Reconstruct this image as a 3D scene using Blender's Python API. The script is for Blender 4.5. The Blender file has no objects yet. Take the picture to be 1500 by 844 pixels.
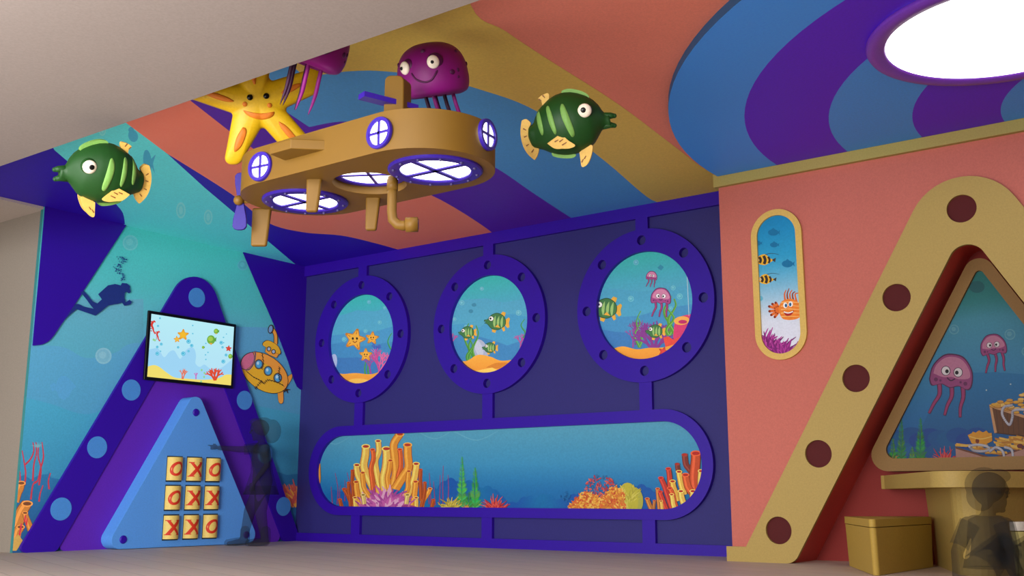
import bpy, bmesh, math, random
from math import sin, cos, pi, radians, sqrt, atan2, hypot
from mathutils import Vector, Matrix
from mathutils.geometry import tessellate_polygon
random.seed(7)
scn = bpy.context.scene
COL = scn.collection

# ------------------------------------------------------------------ camera
F, YAW, PITCH, ROLL, EYE = 1542.23, radians(36.278), radians(11.2013), radians(0.0435), 0.46
fw = Vector((-sin(YAW)*cos(PITCH), cos(YAW)*cos(PITCH), sin(PITCH)))
rt = Vector((cos(YAW), sin(YAW), 0)); up = rt.cross(fw)
r2 = rt*cos(ROLL)+up*sin(ROLL); u2 = up*cos(ROLL)-rt*sin(ROLL)
cam_data = bpy.data.cameras.new('camera'); cam = bpy.data.objects.new('camera', cam_data)
COL.objects.link(cam); scn.camera = cam
cam_data.sensor_width = 36; cam_data.lens = 36*F/1500; cam_data.clip_end = 200
EYEP = Vector((0, 0, EYE))
cam.matrix_world = Matrix(((r2.x, u2.x, -fw.x, 0), (r2.y, u2.y, -fw.y, 0), (r2.z, u2.z, -fw.z, EYE), (0, 0, 0, 1)))
def ray(x, y): return fw+r2*((x-750)/F)-u2*((y-422)/F)
def hit(x, y, axis, val):
    d = ray(x, y); return EYEP+d*((val-EYEP[axis])/d[axis])
def at_depth(x, y, d): return EYEP+ray(x, y)*d

# ------------------------------------------------------------------ room numbers (metres)
XL, YB, H, XR, YR, YE = -8.59, 7.84, 2.952, -3.375, 7.318, 4.76
ZS, YS = 2.45, 3.14           # soffit underside and its edge
ZC = 2.90                     # underside of the round canopy

# ------------------------------------------------------------------ materials
def lin(c):
    return tuple((v/255/12.92 if v/255 <= .04045 else ((v/255+.055)/1.055)**2.4) for v in c[:3])
MATS = {}
def mat(name, col, rough=.6, grain=.15, gscale=90, spec=.3, emit=None, strength=0):
    if name in MATS: return MATS[name]
    m = bpy.data.materials.new(name); m.use_nodes = True
    nt = m.node_tree; b = nt.nodes['Principled BSDF']
    c = lin(col)
    b.inputs['Roughness'].default_value = rough
    b.inputs['Specular IOR Level'].default_value = spec
    tc = nt.nodes.new('ShaderNodeTexCoord'); n = nt.nodes.new('ShaderNodeTexNoise')
    n.inputs['Scale'].default_value = gscale; n.inputs['Detail'].default_value = 3
    nt.links.new(tc.outputs['Object'], n.inputs['Vector'])
    mx = nt.nodes.new('ShaderNodeMix'); mx.data_type = 'RGBA'
    mx.inputs[6].default_value = tuple(v*(1-grain) for v in c)+(1,)
    mx.inputs[7].default_value = tuple(min(1, v*(1+grain)) for v in c)+(1,)
    nt.links.new(n.outputs['Fac'], mx.inputs[0]); nt.links.new(mx.outputs[2], b.inputs['Base Color'])
    if emit:
        b.inputs['Emission Color'].default_value = lin(emit)+(1,); b.inputs['Emission Strength'].default_value = strength
    MATS[name] = m; return m
def print_mat(name, emission=0.0):
    m = bpy.data.materials.new(name); m.use_nodes = True
    nt = m.node_tree; b = nt.nodes['Principled BSDF']
    a = nt.nodes.new('ShaderNodeAttribute'); a.attribute_name = 'ink'
    b.inputs['Roughness'].default_value = .55; b.inputs['Specular IOR Level'].default_value = .25
    if emission:
        nt.links.new(a.outputs['Color'], b.inputs['Emission Color']); b.inputs['Emission Strength'].default_value = emission
        b.inputs['Base Color'].default_value = (.01, .01, .01, 1)
    else:
        tc = nt.nodes.new('ShaderNodeTexCoord'); n = nt.nodes.new('ShaderNodeTexNoise'); n.inputs['Scale'].default_value = 70
        nt.links.new(tc.outputs['Object'], n.inputs['Vector'])
        mr = nt.nodes.new('ShaderNodeMapRange'); mr.inputs[3].default_value = .86; mr.inputs[4].default_value = 1.14
        nt.links.new(n.outputs['Fac'], mr.inputs[0])
        mu = nt.nodes.new('ShaderNodeVectorMath'); mu.operation = 'SCALE'
        nt.links.new(a.outputs['Color'], mu.inputs[0]); nt.links.new(mr.outputs[0], mu.inputs['Scale'])
        nt.links.new(mu.outputs[0], b.inputs['Base Color'])
    return m
PRINT = print_mat('printed_vinyl'); SCREEN = print_mat('screen_image', 1.0)
def ghost(name, dark, opacity):
    m = bpy.data.materials.new(name); m.use_nodes = True; nt = m.node_tree
    nt.nodes.remove(nt.nodes['Principled BSDF'])
    out = nt.nodes['Material Output']; t = nt.nodes.new('ShaderNodeBsdfTransparent'); d = nt.nodes.new('ShaderNodeBsdfDiffuse')
    n = nt.nodes.new('ShaderNodeTexNoise'); n.inputs['Scale'].default_value = 40
    cr = nt.nodes.new('ShaderNodeMix'); cr.data_type = 'RGBA'
    cr.inputs[6].default_value = lin(dark)+(1,); cr.inputs[7].default_value = tuple(v*1.2 for v in lin(dark))+(1,)
    nt.links.new(n.outputs['Fac'], cr.inputs[0]); nt.links.new(cr.outputs[2], d.inputs['Color'])
    g = nt.nodes.new('ShaderNodeNewGeometry'); mr = nt.nodes.new('ShaderNodeMapRange')
    mr.inputs[3].default_value = opacity; mr.inputs[4].default_value = 0
    nt.links.new(g.outputs['Backfacing'], mr.inputs[0])
    mx = nt.nodes.new('ShaderNodeMixShader'); nt.links.new(mr.outputs[0], mx.inputs[0])
    nt.links.new(t.outputs[0], mx.inputs[1]); nt.links.new(d.outputs[0], mx.inputs[2]); nt.links.new(mx.outputs[0], out.inputs['Surface'])
    return m

# ------------------------------------------------------------------ objects
def link(name, me, mats, parent=None, smooth=False):
    o = bpy.data.objects.new(name, me); COL.objects.link(o)
    if not isinstance(mats, (list, tuple)): mats = [mats]
    for m in mats: me.materials.append(m)
    if parent is not None: o.parent = parent
    if smooth:
        for p in me.polygons: p.use_smooth = True
    return o
def from_bm(name, bm, mats, parent=None, smooth=False):
    bmesh.ops.recalc_face_normals(bm, faces=bm.faces)
    me = bpy.data.meshes.new(name); bm.to_mesh(me); bm.free()
    return link(name, me, mats, parent, smooth)
def tag(o, label, cat, group=None):
    o['label'] = label; o['category'] = cat
    if group: o['group'] = group
    return o
def struct(o): o['kind'] = 'structure'; return o
def thing(name, label, cat, loc=(0, 0, 0), group=None):
    o = bpy.data.objects.new(name, None); COL.objects.link(o); o.location = loc; o.empty_display_size = .1
    return tag(o, label, cat, group)
def part_at(o, root):                       # geometry was given in world metres; root sits at its own spot
    o.parent = root; o.matrix_parent_inverse = Matrix.Translation(root.location).inverted(); return o
def copy_tree(o, parent=None):
    c = o.copy(); COL.objects.link(c); c.parent = parent
    for ch in list(o.children): copy_tree(ch, c)
    return c

class Plane:                                # a wall or ceiling plane: (u,v) on it, n out of it
    def __init__(s, axis, val):
        s.axis, s.val = axis, val
        s.n = {0: Vector((1, 0, 0)), 1: Vector((0, -1, 0)), 2: Vector((0, 0, -1))}[axis]
    def px(s, x, y):
        p = hit(x, y, s.axis, s.val)
        return {0: (p.y, p.z), 1: (p.x, p.z), 2: (p.x, p.y)}[s.axis]
    def at(s, u, v, off=0):
        p = {0: Vector((s.val, u, v)), 1: Vector((u, s.val, v)), 2: Vector((u, v, s.val))}[s.axis]
        return p+s.n*off
LW, BW, RW, CE = Plane(0, XL), Plane(1, YB), Plane(1, YR), Plane(2, H)

def tess(loops):
    return tessellate_polygon([[Vector((a, b, 0)) for a, b in l] for l in loops])
def plate_bm(plane, outer, holes=(), off=0, t=.02, bm=None, mi=0, back=True):
    bm = bm or bmesh.new(); loops = [list(outer)]+[list(h) for h in holes]
    flat = [p for l in loops for p in l]
    top = [bm.verts.new(plane.at(u, v, off+t)) for u, v in flat]
    bot = [bm.verts.new(plane.at(u, v, off)) for u, v in flat]
    for tri in tess(loops):
        for vs in ((top, 1), (bot, -1)):
            if vs[0] is bot and not back: continue
            try:
                f = bm.faces.new([vs[0][i] for i in tri]); f.material_index = mi
            except ValueError: pass
    k = 0
    for l in loops:
        n = len(l)
        for i in range(n):
            j = (i+1) % n
            f = bm.faces.new((top[k+i], top[k+j], bot[k+j], bot[k+i])); f.material_index = mi
        k += n
    return bm
def plate(name, plane, outer, m, parent=None, holes=(), off=0, t=.02):
    return from_bm(name, plate_bm(plane, outer, holes, off, t), m, parent)

def circle(cx, cy, r, n=48, ry=None, rot=0, a0=0, a1=2*pi):
    ry = r if ry is None else ry; full = abs(a1-a0-2*pi) < 1e-6
    out = []
    for i in range(n):
        a = a0+(a1-a0)*i/(n if full else n-1)
        x, y = r*cos(a), ry*sin(a); out.append((cx+x*cos(rot)-y*sin(rot), cy+x*sin(rot)+y*cos(rot)))
    return out
def stadium(x0, x1, z0, z1, n=24):
    w, h = x1-x0, z1-z0; r = min(w, h)/2
    if w >= h: return circle(x1-r, z0+r, r, n, a0=-pi/2, a1=pi/2)+circle(x0+r, z0+r, r, n, a0=pi/2, a1=1.5*pi)
    return circle(x0+r, z1-r, r, n, a0=0, a1=pi)+circle(x0+r, z0+r, r, n, a0=pi, a1=2*pi)
def rounded(poly, radii, n=10):             # round the corners of a polygon
    out = []; N = len(poly)
    if not isinstance(radii, (list, tuple)): radii = [radii]*N
    for i in range(N):
        p, a, b = Vector(poly[i]), Vector(poly[i-1]), Vector(poly[(i+1) % N]); r = radii[i]
        if r <= 0: out.append(tuple(p)); continue
        da, db = (a-p).normalized(), (b-p).normalized(); ang = da.angle(db)
        if ang > pi-.02: out.append(tuple(p)); continue
        d = min(r/math.tan(ang/2), .49*(a-p).length, .49*(b-p).length); r = d*math.tan(ang/2)
        c = p+(da+db).normalized()*(r/sin(ang/2)); s, e = p+da*d-c, p+db*d-c
        a0, a1 = atan2(s.y, s.x), atan2(e.y, e.x); dd = (a1-a0+pi) % (2*pi)-pi
        for k in range(n+1):
            t = a0+dd*k/n; out.append((c.x+r*cos(t), c.y+r*sin(t)))
    return out
def smooth_line(pts, n=8):                  # Catmull-Rom through 2D points
    P = [pts[0]]+list(pts)+[pts[-1]]; out = []
    for i in range(1, len(P)-2):
        for k in range(n):
            t = k/n; q = []
            for c in (0, 1):
                a, b, d, e = P[i-1][c], P[i][c], P[i+1][c], P[i+2][c]
                q.append(.5*((2*b)+(-a+d)*t+(2*a-5*b+4*d-e)*t*t+(-a+3*b-3*d+e)*t**3))
            out.append(tuple(q))
    out.append(tuple(pts[-1])); return out
def clip_convex(poly, clip):
    area = sum(clip[i-1][0]*clip[i][1]-clip[i][0]*clip[i-1][1] for i in range(len(clip)))
    if area < 0: clip = clip[::-1]
    out = list(poly)
    for i in range(len(clip)):
        a, b = clip[i-1], clip[i]; inp, out = out, []
        if not inp: return []
        s = lambda p: (b[0]-a[0])*(p[1]-a[1])-(b[1]-a[1])*(p[0]-a[0])
        for j in range(len(inp)):
            p, q = inp[j-1], inp[j]; sp, sq = s(p), s(q)
            if (sp >= 0) != (sq >= 0):
                t = sp/(sp-sq); out.append((p[0]+(q[0]-p[0])*t, p[1]+(q[1]-p[1])*t))
            if sq >= 0: out.append(q)
    return out

# bmesh solids
def bm_box(bm, c, s, rot=None, mi=0):
    M = Matrix.Translation(Vector(c))@(rot.to_4x4() if rot else Matrix.Identity(4))@Matrix.Diagonal((s[0], s[1], s[2], 1))
    r = bmesh.ops.create_cube(bm, size=1, matrix=M)
    for v in r['verts']:
        for f in v.link_faces: f.material_index = mi
def bm_ball(bm, c, r, seg=16, rings=10, rot=None, mi=0):
    if not isinstance(r, (tuple, list)): r = (r, r, r)
    M = Matrix.Translation(Vector(c))@(rot.to_4x4() if rot else Matrix.Identity(4))@Matrix.Diagonal((r[0], r[1], r[2], 1))
    q = bmesh.ops.create_uvsphere(bm, u_segments=seg, v_segments=rings, radius=1, matrix=M)
    for v in q['verts']:
        for f in v.link_faces: f.material_index = mi
def frame_of(d):
    d = d.normalized(); a = Vector((0, 0, 1)) if abs(d.z) < .9 else Vector((1, 0, 0))
    x = d.cross(a).normalized(); return x, d.cross(x)
def bm_tube(bm, pts, radii, seg=12, caps=True, mi=0):
    pts = [Vector(p) for p in pts]
    if not isinstance(radii, (list, tuple)): radii = [radii]*len(pts)
    rings = []; x = None
    for i, p in enumerate(pts):
        d = (pts[min(i+1, len(pts)-1)]-pts[max(i-1, 0)]).normalized()
        if x is None: x, y = frame_of(d)
        else:
            x = (x-d*x.dot(d)).normalized(); y = d.cross(x)
        rings.append([bm.verts.new(p+(x*cos(2*pi*k/seg)+y*sin(2*pi*k/seg))*radii[i]) for k in range(seg)])
    for a, b in zip(rings, rings[1:]):
        for k in range(seg):
            f = bm.faces.new((a[k], a[(k+1) % seg], b[(k+1) % seg], b[k])); f.material_index = mi
    if caps:
        for r in (rings[0], rings[-1]): f = bm.faces.new(r); f.material_index = mi
def bm_loft(bm, rings, caps=True, mi=0):
    R = [[bm.verts.new(Vector(p)) for p in r] for r in rings]; n = len(R[0])
    for a, b in zip(R, R[1:]):
        for k in range(n):
            f = bm.faces.new((a[k], a[(k+1) % n], b[(k+1) % n], b[k])); f.material_index = mi
    if caps:
        for r in (R[0], R[-1]): f = bm.faces.new(r); f.material_index = mi
def smoothcurve3(pts, n=6):
    a = smooth_line([(p[0], p[1]) for p in pts], n); b = smooth_line([(p[2], 0) for p in pts], n)
    return [Vector((p[0], p[1], q[0])) for p, q in zip(a, b)]
def bevel(o, w, seg=3):
    m = o.modifiers.new('bevel', 'BEVEL'); m.width = w; m.segments = seg; m.limit_method = 'ANGLE'; m.angle_limit = radians(40)
    for p in o.data.polygons: p.use_smooth = True
    w2 = o.modifiers.new('normals', 'WEIGHTED_NORMAL'); w2.keep_sharp = True
    return o

# ------------------------------------------------------------------ flat printed artwork
class Art:
    """coloured shapes printed on a plane; shapes are drawn with y down in the units of T"""
    def __init__(s, plane, off=.001, clip=None, gain=1.0, lift=0.0):
        s.plane, s.off, s.clip, s.gain, s.lift = plane, off, clip, gain, lift; s.k = 0; s.V = []; s.Fc = []; s.C = []; s.T = lambda x, y: (x, y)
    def zoom(s, x0, y0, k): s.T = lambda x, y: s.plane.px(x0+x/k, y0+y/k)
    def raw(s): s.T = lambda x, y: (x, y)
    def add(s, pts, col):
        uv = [s.T(*p) for p in pts]
        if s.clip: uv = clip_convex(uv, s.clip)
        if len(uv) < 3: return
        k0 = len(s.V); off = s.off+s.k*1.2e-5; s.k += 1
        s.V += [s.plane.at(u, v, off) for u, v in uv]
        s.Fc += [tuple(k0+i for i in t) for t in tess([uv])]
        for i in range(len(uv)):
            c = col(*uv[i]) if callable(col) else col
            c = lin(c); s.C.append((c[0]*s.gain+s.lift, c[1]*s.gain+s.lift, c[2]*s.gain+s.lift, 1))
    def bands(s, u0, u1, stops, n=30):       # vertical gradient by v: stops (v, colour)
        stops = sorted(stops); T = s.T; s.raw(); v0, v1 = stops[0][0], stops[-1][0]
        def f(u, v):
            for (a, ca), (b, cb) in zip(stops, stops[1:]):
                if v <= b or b == v1:
                    t = max(0, min(1, (v-a)/(b-a))); return tuple(x+(y-x)*t for x, y in zip(ca, cb))
        for i in range(n):
            a, b = v0+(v1-v0)*i/n, v0+(v1-v0)*(i+1)/n
            for j in range(1):
                s.add([(u0, a), (u1, a), (u1, b), (u0, b)], f); s.k -= 1
        s.k += 1; s.T = T
    def ell(s, x, y, rx, ry=None, col=(0, 0, 0), rot=0, n=20): s.add(circle(x, y, rx, n, ry, rot), col)
    def stroke(s, pts, w0, w1, col, sm=5):
        P = smooth_line(pts, sm) if len(pts) > 2 and sm > 1 else list(pts); L, R = [], []
        for i, p in enumerate(P):
            a, b = P[max(0, i-1)], P[min(len(P)-1, i+1)]; dx, dy = b[0]-a[0], b[1]-a[1]; d = hypot(dx, dy) or 1
            w = (w0+(w1-w0)*i/(len(P)-1))/2; L.append((p[0]-dy/d*w, p[1]+dx/d*w)); R.append((p[0]+dy/d*w, p[1]-dx/d*w))
        s.add(L+R[::-1], col)
    def tube(s, pts, w0, w1, col, dark, mouth=(190, 60, 40)):
        s.stroke(pts, w0*1.12, w1*1.12, dark); s.stroke(pts, w0, w1*.95, col)
        light = tuple(min(255, int(c*1.12+18)) for c in col)
        s.stroke([(x-w1*.2, y) for x, y in pts], w0*.25, w1*.3, light)
        e = pts[-1]; s.ell(e[0], e[1], w1*.62, w1*.34, light); s.ell(e[0], e[1], w1*.44, w1*.2, mouth)
    def star(s, x, y, r, rot, col, edge, face=True):
        def shape(k):
            p = []
            for i in range(10):
                a = rot+pi*i/5; q = (r if i % 2 == 0 else r*.45)*k; p.append((x+q*sin(a), y-q*cos(a)))
            return rounded(p, [r*.12 if i % 2 == 0 else r*.05 for i in range(10)], 4)
        s.add(shape(1.12), edge); s.add(shape(.95), col)
        for i in range(5):
            a = rot+2*pi*i/5; s.stroke([(x+r*.45*sin(a), y-r*.45*cos(a)), (x+r*.75*sin(a), y-r*.75*cos(a))], r*.1, r*.04, edge)
        if face:
            for d in (-1, 1): s.ell(x+d*r*.17, y-r*.08, r*.09, r*.11, (40, 30, 20), n=10)
            s.stroke([(x-r*.18, y+r*.12), (x, y+r*.25), (x+r*.18, y+r*.12)], r*.07, r*.07, (150, 70, 20))
    def bubble(s, x, y, r, col, bg):
        s.ell(x, y, r, r, col, n=20); s.ell(x, y, r*.8, r*.8, bg, n=20); s.ell(x-r*.1, y-r*.1, r*.45, r*.45, col, n=12)
    def fish(s, x, y, L, d=-1, rot=0):       # striped green reef fish, d=-1 faces left
        c, q = cos(rot), sin(rot)
        m = lambda a, b: (x+d*(a*c)*L-(b*q)*L*1, y+(b*c)*L+d*(a*q)*L)
        g = lambda pts, col: s.add([m(*p) for p in pts], col)
        Y, D = (225, 170, 60), (35, 70, 40)
        g([(-.30, -.06), (-.5, -.22), (-.56, -.16), (-.52, .02), (-.56, .2), (-.48, .26), (-.3, .08)], Y)
        g([(-.1, -.3), (-.22, -.46), (-.36, -.42), (-.32, -.25)], Y); g([(-.02, .3), (.06, .5), (.2, .46), (.2, .25)], Y)
        g([(-.2, .26), (-.3, .42), (-.38, .36), (-.32, .16)], Y)
        body = smooth_line([(-.36, -.08), (-.25, -.26), (0, -.36), (.25, -.27), (.4, -.08), (.52, -.05), (.54, .02), (.46, .04), (.53, .09), (.4, .13), (.22, .3), (-.05, .34), (-.28, .2), (-.36, .08), (-.36, -.08)], 4)[:-1]
        g([(a*1.07, b*1.08) for a, b in body], D); g(body, (62, 118, 66))
        for k in (-.22, -.06, .1):
            g(smooth_line([(k-.02, -.27), (k+.06, -.1), (k+.07, .1), (k, .26), (k-.03, .1), (k-.03, -.1), (k-.02, -.27)], 4)[:-1], (150, 190, 110))
        g([(-.02, .12), (-.16, .26), (.08, .24)], Y)
        e = m(.27, -.12); s.ell(e[0], e[1], L*.12, L*.12, (40, 60, 40), n=14); s.ell(e[0], e[1], L*.1, L*.1, (235, 235, 225), n=14)
        e = m(.3, -.12); s.ell(e[0], e[1], L*.045, L*.05, (15, 15, 15), n=10)
    def jelly(s, x, y, L, rot=0):
        c, q = cos(rot), sin(rot)
        m = lambda a, b: (x+(a*c-b*q)*L, y+(a*q+b*c)*L)
        g = lambda pts, col: s.add([m(*p) for p in pts], col)
        for a, w in ((-.28, -.14), (.02, -.06), (.3, .04)):
            s.stroke([m(a, .2), m(a+.05, .5), m(a+w*.4, .75), m(a+w, 1.0)], L*.13, L*.07, (95, 25, 75)); s.stroke([m(a, .2), m(a+.05, .5), m(a+w*.4, .75), m(a+w, .98)], L*.08, L*.04, (165, 55, 115))
        dome = smooth_line([(-.5, .16), (-.46, -.15), (-.25, -.42), (0, -.48), (.25, -.42), (.46, -.15), (.5, .16), (.42, .3), (.2, .24), (0, .3), (-.2, .24), (-.42, .3), (-.5, .16)], 5)[:-1]
        g([(a*1.06, b*1.07) for a, b in dome], (85, 30, 80)); g(dome, (160, 70, 130))
        g(smooth_line([(-.44, .02), (-.4, -.18), (-.22, -.38), (0, -.44), (.22, -.38), (.4, -.18), (.44, .02), (.2, .08), (0, .05), (-.2, .08), (-.44, .02)], 4)[:-1], (205, 130, 165))
        for a, b, r in ((-.36, .16, .05), (.36, .17, .05), (.24, .15, .03), (-.25, .17, .03)): e = m(a, b); s.ell(e[0], e[1], L*r, L*r, (110, 40, 95), n=8)
        for d in (-1, 1):
            e = m(d*.15, -.08); s.ell(e[0], e[1], L*.115, L*.12, (70, 30, 70), n=16); s.ell(e[0], e[1], L*.098, L*.105, (240, 232, 235), n=16)
            e = m(d*.15+.03*-d, -.07); s.ell(e[0], e[1], L*.045, L*.05, (20, 15, 25), n=10)
        s.stroke([m(-.1, .08), m(0, .14), m(.1, .08)], L*.03, L*.03, (70, 25, 65))
    def weed(s, x, y, h, w, col, ph=0):
        P = [(x+sin(ph+i*1.15)*w*.9, y-h*i/6) for i in range(7)]
        s.stroke(P, w, w*.25, col); s.stroke([(a+w*.18, b) for a, b in P], w*.22, w*.08, tuple(min(255, c+45) for c in col))
    def branch(s, x, y, a, L, w, n, col, rnd, spread=.5):
        x1, y1 = x+L*sin(a), y-L*cos(a); s.stroke([(x, y), (x1, y1)], w, w*.75, col, 1)
        if n > 0:
            for d in (-spread, spread*.2, spread) if n > 1 else (-spread, spread): s.branch(x1, y1, a+d+rnd.uniform(-.2, .2), L*rnd.uniform(.6, .85), w*.72, n-1, col, rnd, spread)
    def leafy(s, x, y, h, w, col, rnd):      # feathery seaweed spike
        s.stroke([(x, y), (x+w*.1, y-h*.5), (x, y-h)], w*.3, w*.05, col)
        for i in range(int(h/(w*.16))):
            t = i*w*.16/h; ww = w*(.55*(1-t)+.12)*rnd.uniform(.7, 1.1); cc = tuple(max(0, min(255, c+rnd.randint(-25, 35))) for c in col)
            for d in (-1, 1): s.add([(x, y-h*t), (x+d*ww*.6, y-h*t-ww*.35), (x+d*ww, y-h*t-ww*.9), (x+d*ww*.3, y-h*t-ww*.55)], cc)
    def tuft(s, x, y, r, cols, rnd, n=40, a0=-1.5, a1=1.5, w=.1, curve=.3):  # anemone made of petals
        for i in range(n):
            a = a0+(a1-a0)*((i*0.618) % 1); q = r*(1-.65*i/n)*rnd.uniform(.85, 1.05); b = rnd.uniform(-curve, curve)
            P = [(x, y), (x+q*.55*sin(a), y-q*.55*cos(a)), (x+q*sin(a+b), y-q*cos(a+b))]
            s.stroke(P, r*w*1.6, r*w*.25, cols[i % len(cols)], 4)
    def speckle(s, pts_in, n, r, cols, rnd):
        xs = [p[0] for p in pts_in]; ys = [p[1] for p in pts_in]
        def inside(x, y):
            k = False
            for i in range(len(pts_in)):
                (x1, y1), (x2, y2) = pts_in[i-1], pts_in[i]
                if (y1 > y) != (y2 > y) and x < (x2-x1)*(y-y1)/(y2-y1)+x1: k = not k
            return k
        m = 0; t = 0
        while m < n and t < n*20:
            t += 1; x, y = rnd.uniform(min(xs), max(xs)), rnd.uniform(min(ys), max(ys))
            if inside(x, y):
                a = rnd.uniform(0, pi); q = r*rnd.uniform(.6, 1.3); s.add([(x+q*cos(a), y+q*sin(a)), (x+q*.5*cos(a+2), y+q*.5*sin(a+2)), (x-q*cos(a), y-q*sin(a)), (x+q*.5*cos(a-1), y+q*.5*sin(a-1))], cols[m % len(cols)]); m += 1
                s.k -= .7
        s.k = int(s.k)+1
    def build(s, name, parent=None, m=None):
        me = bpy.data.meshes.new(name); me.from_pydata([tuple(v) for v in s.V], [], s.Fc)
        at = me.color_attributes.new('ink', 'FLOAT_COLOR', 'POINT')
        for i, c in enumerate(s.C): at.data[i].color = c
        return link(name, me, m or PRINT, parent)
WORLD, KEY, UPL, LEFT, LFT2, DOWN = 0.70, 15, 175, 40, 215, 145

# ================================================================== paints
PURPLE = mat('deep_purple_paint', (48, 5, 156), .5)
MIDPURPLE = mat('violet_paint', (94, 36, 178), .55)
NAVY = mat('navy_paint', (46, 42, 114), .6)
BLUE = mat('sky_blue_paint', (88, 154, 230), .55)
DISC = mat('pale_blue_paint', (72, 140, 212), .55)
CORALP = mat('coral_paint', (194, 106, 92), .65); CORALC = mat('coral_ceiling_paint', (240, 142, 120), .7)
RED = mat('dark_red_paint', (146, 46, 40), .65); RED_LIT = mat('dark_red_lit_side', (214, 84, 74), .65)  # lighter red on the alcove sides stands in for missing light
HOLE = mat('maroon_paint', (80, 10, 12), .7)
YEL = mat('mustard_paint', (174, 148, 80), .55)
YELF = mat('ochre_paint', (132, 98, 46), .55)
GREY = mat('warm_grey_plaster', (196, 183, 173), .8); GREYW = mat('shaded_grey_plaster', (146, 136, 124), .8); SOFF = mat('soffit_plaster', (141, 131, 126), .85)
BLACK = mat('black_plastic', (8, 8, 9), .35)

def box(name, lo, hi, m, parent=None):
    bm = bmesh.new(); lo, hi = Vector(lo), Vector(hi); bm_box(bm, (lo+hi)/2, hi-lo); return from_bm(name, bm, m, parent)

# ================================================================== room shell
fl = mat('beige_floor', (216, 198, 180), .55, .06, 30)
nt = fl.node_tree                            # faint boards
b = nt.nodes['Principled BSDF']; tc = nt.nodes.new('ShaderNodeTexCoord'); mp = nt.nodes.new('ShaderNodeMapping')
mp.inputs['Rotation'].default_value = (0, 0, radians(20))
br = nt.nodes.new('ShaderNodeTexBrick'); br.inputs['Scale'].default_value = 1.0
br.inputs['Color1'].default_value = lin((224, 205, 186))+(1,); br.inputs['Color2'].default_value = lin((215, 196, 178))+(1,); br.inputs['Mortar'].default_value = lin((190, 172, 156))+(1,)
br.inputs['Mortar Size'].default_value = .004; br.inputs['Brick Width'].default_value = 1.6; br.inputs['Row Height'].default_value = .22
nt.links.new(tc.outputs['Object'], mp.inputs['Vector']); nt.links.new(mp.outputs[0], br.inputs['Vector'])
wv = nt.nodes.new('ShaderNodeTexNoise'); wv.inputs['Scale'].default_value = 6; mp2 = nt.nodes.new('ShaderNodeMapping'); mp2.inputs['Scale'].default_value = (1, 9, 1); mp2.inputs['Rotation'].default_value = (0, 0, radians(20))
nt.links.new(tc.outputs['Object'], mp2.inputs['Vector']); nt.links.new(mp2.outputs[0], wv.inputs['Vector'])
mm = nt.nodes.new('ShaderNodeMix'); mm.data_type = 'RGBA'; mm.blend_type = 'MULTIPLY'; mm.inputs[0].default_value = .25
nt.links.new(br.outputs['Color'], mm.inputs[6]); nt.links.new(wv.outputs['Color'], mm.inputs[7]); nt.links.new(mm.outputs[2], b.inputs['Base Color'])
struct(box('floor', (-14, -5, -.08), (4, 8.2, 0), fl))
struct(box('wall_back', (XL-.04, YB, 0), (4, YB+.15, H+.1), NAVY))
struct(box('wall_left', (-14, YE+.02, 0), (XL-.04, YB+.15, H+.1), GREYW))
ceil = struct(box('ceiling', (XL, YS-.02, H), (4, YB+.15, H+.1), CORALC))
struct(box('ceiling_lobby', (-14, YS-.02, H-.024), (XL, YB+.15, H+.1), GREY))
struct(box('wall_light_block', (4, -5, 0), (4.15, YB+.15, H+.1), CORALP))  # unseen wall added to block light coming from the right
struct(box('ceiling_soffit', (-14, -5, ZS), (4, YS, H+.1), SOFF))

# painted ceiling bands
a = Art(CE, .001, None, 1.25, .004); px = CE.px
def wpts(*l): return [px(*p) for p in l]
yb = YB
yel_r = smooth_line([(-2.55, 3.0)]+wpts((690, 8), (740, 45), (800, 85), (905, 152), (985, 212), (1040, 252))+[(-3.34, 7.84)], 6)
a.add(yel_r+[(XL, yb), (XL, 3.13), (-2.6, 3.13)], (206, 178, 78))
blu_r = smooth_line(wpts((447, 113), (480, 108), (515, 104), (560, 104), (625, 112), (700, 130), (790, 165), (885, 235), (955, 293))+[(-4.03, 7.84)], 6)
p, q = Vector(px(427, 95)), Vector(px(438, 103)); e = p+(p-q).normalized()*1.2
a.add([tuple(e)]+wpts((427, 95),)+blu_r+[(XL, yb), (XL, 3.2)], (76, 146, 204))
pur_r = smooth_line(wpts((453, 186), (500, 178), (560, 182), (640, 203), (725, 245), (780, 282), (838, 320))+[(-5.05, 7.84)], 6)
p, q = Vector(px(352, 120)), Vector(px(434, 175)); e = p+(p-q).normalized()*1.2
a.add([tuple(e)]+pur_r+[(XL, yb), (XL, 3.2)], (88, 30, 165))
cor_r = smooth_line(wpts((440, 268), (530, 258), (630, 285), (720, 340))+[(-6.12, 7.84)], 6)
p, q = Vector(px(280, 148)), Vector(px(340, 195)); e = p+(p-q).normalized()*1.0
a.add([tuple(e)]+wpts((280, 148), (340, 195))+cor_r+[(XL, yb), (XL, 3.2)], (236, 128, 98))
la = [(-5.6, 3.13)]+wpts((185, 180), (245, 225), (300, 275), (365, 330))+[(XL, 7.70)]
strip = smooth_line(wpts((245, 225), (340, 285), (392, 326), (443, 340), (500, 345), (545, 355), (585, 366))+[(-7.18, 7.84)], 5)
a.add(strip+[(XL, yb), (XL, 7.7)]+wpts((365, 330), (300, 275)), (44, 0, 170))
a.add(la+[(XL, 5.0), (XL, 3.13)], (100, 226, 226))
a.zoom(0, 0, 1)
for x, y, r in ((265, 308, 12), (305, 318, 11), (150, 190, 9)): a.ell(x, y, r*.58, r, (140, 232, 226)); a.ell(x, y, r*.42, r*.76, (112, 224, 222)); a.ell(x, y, r*.24, r*.5, (140, 232, 226))
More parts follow.
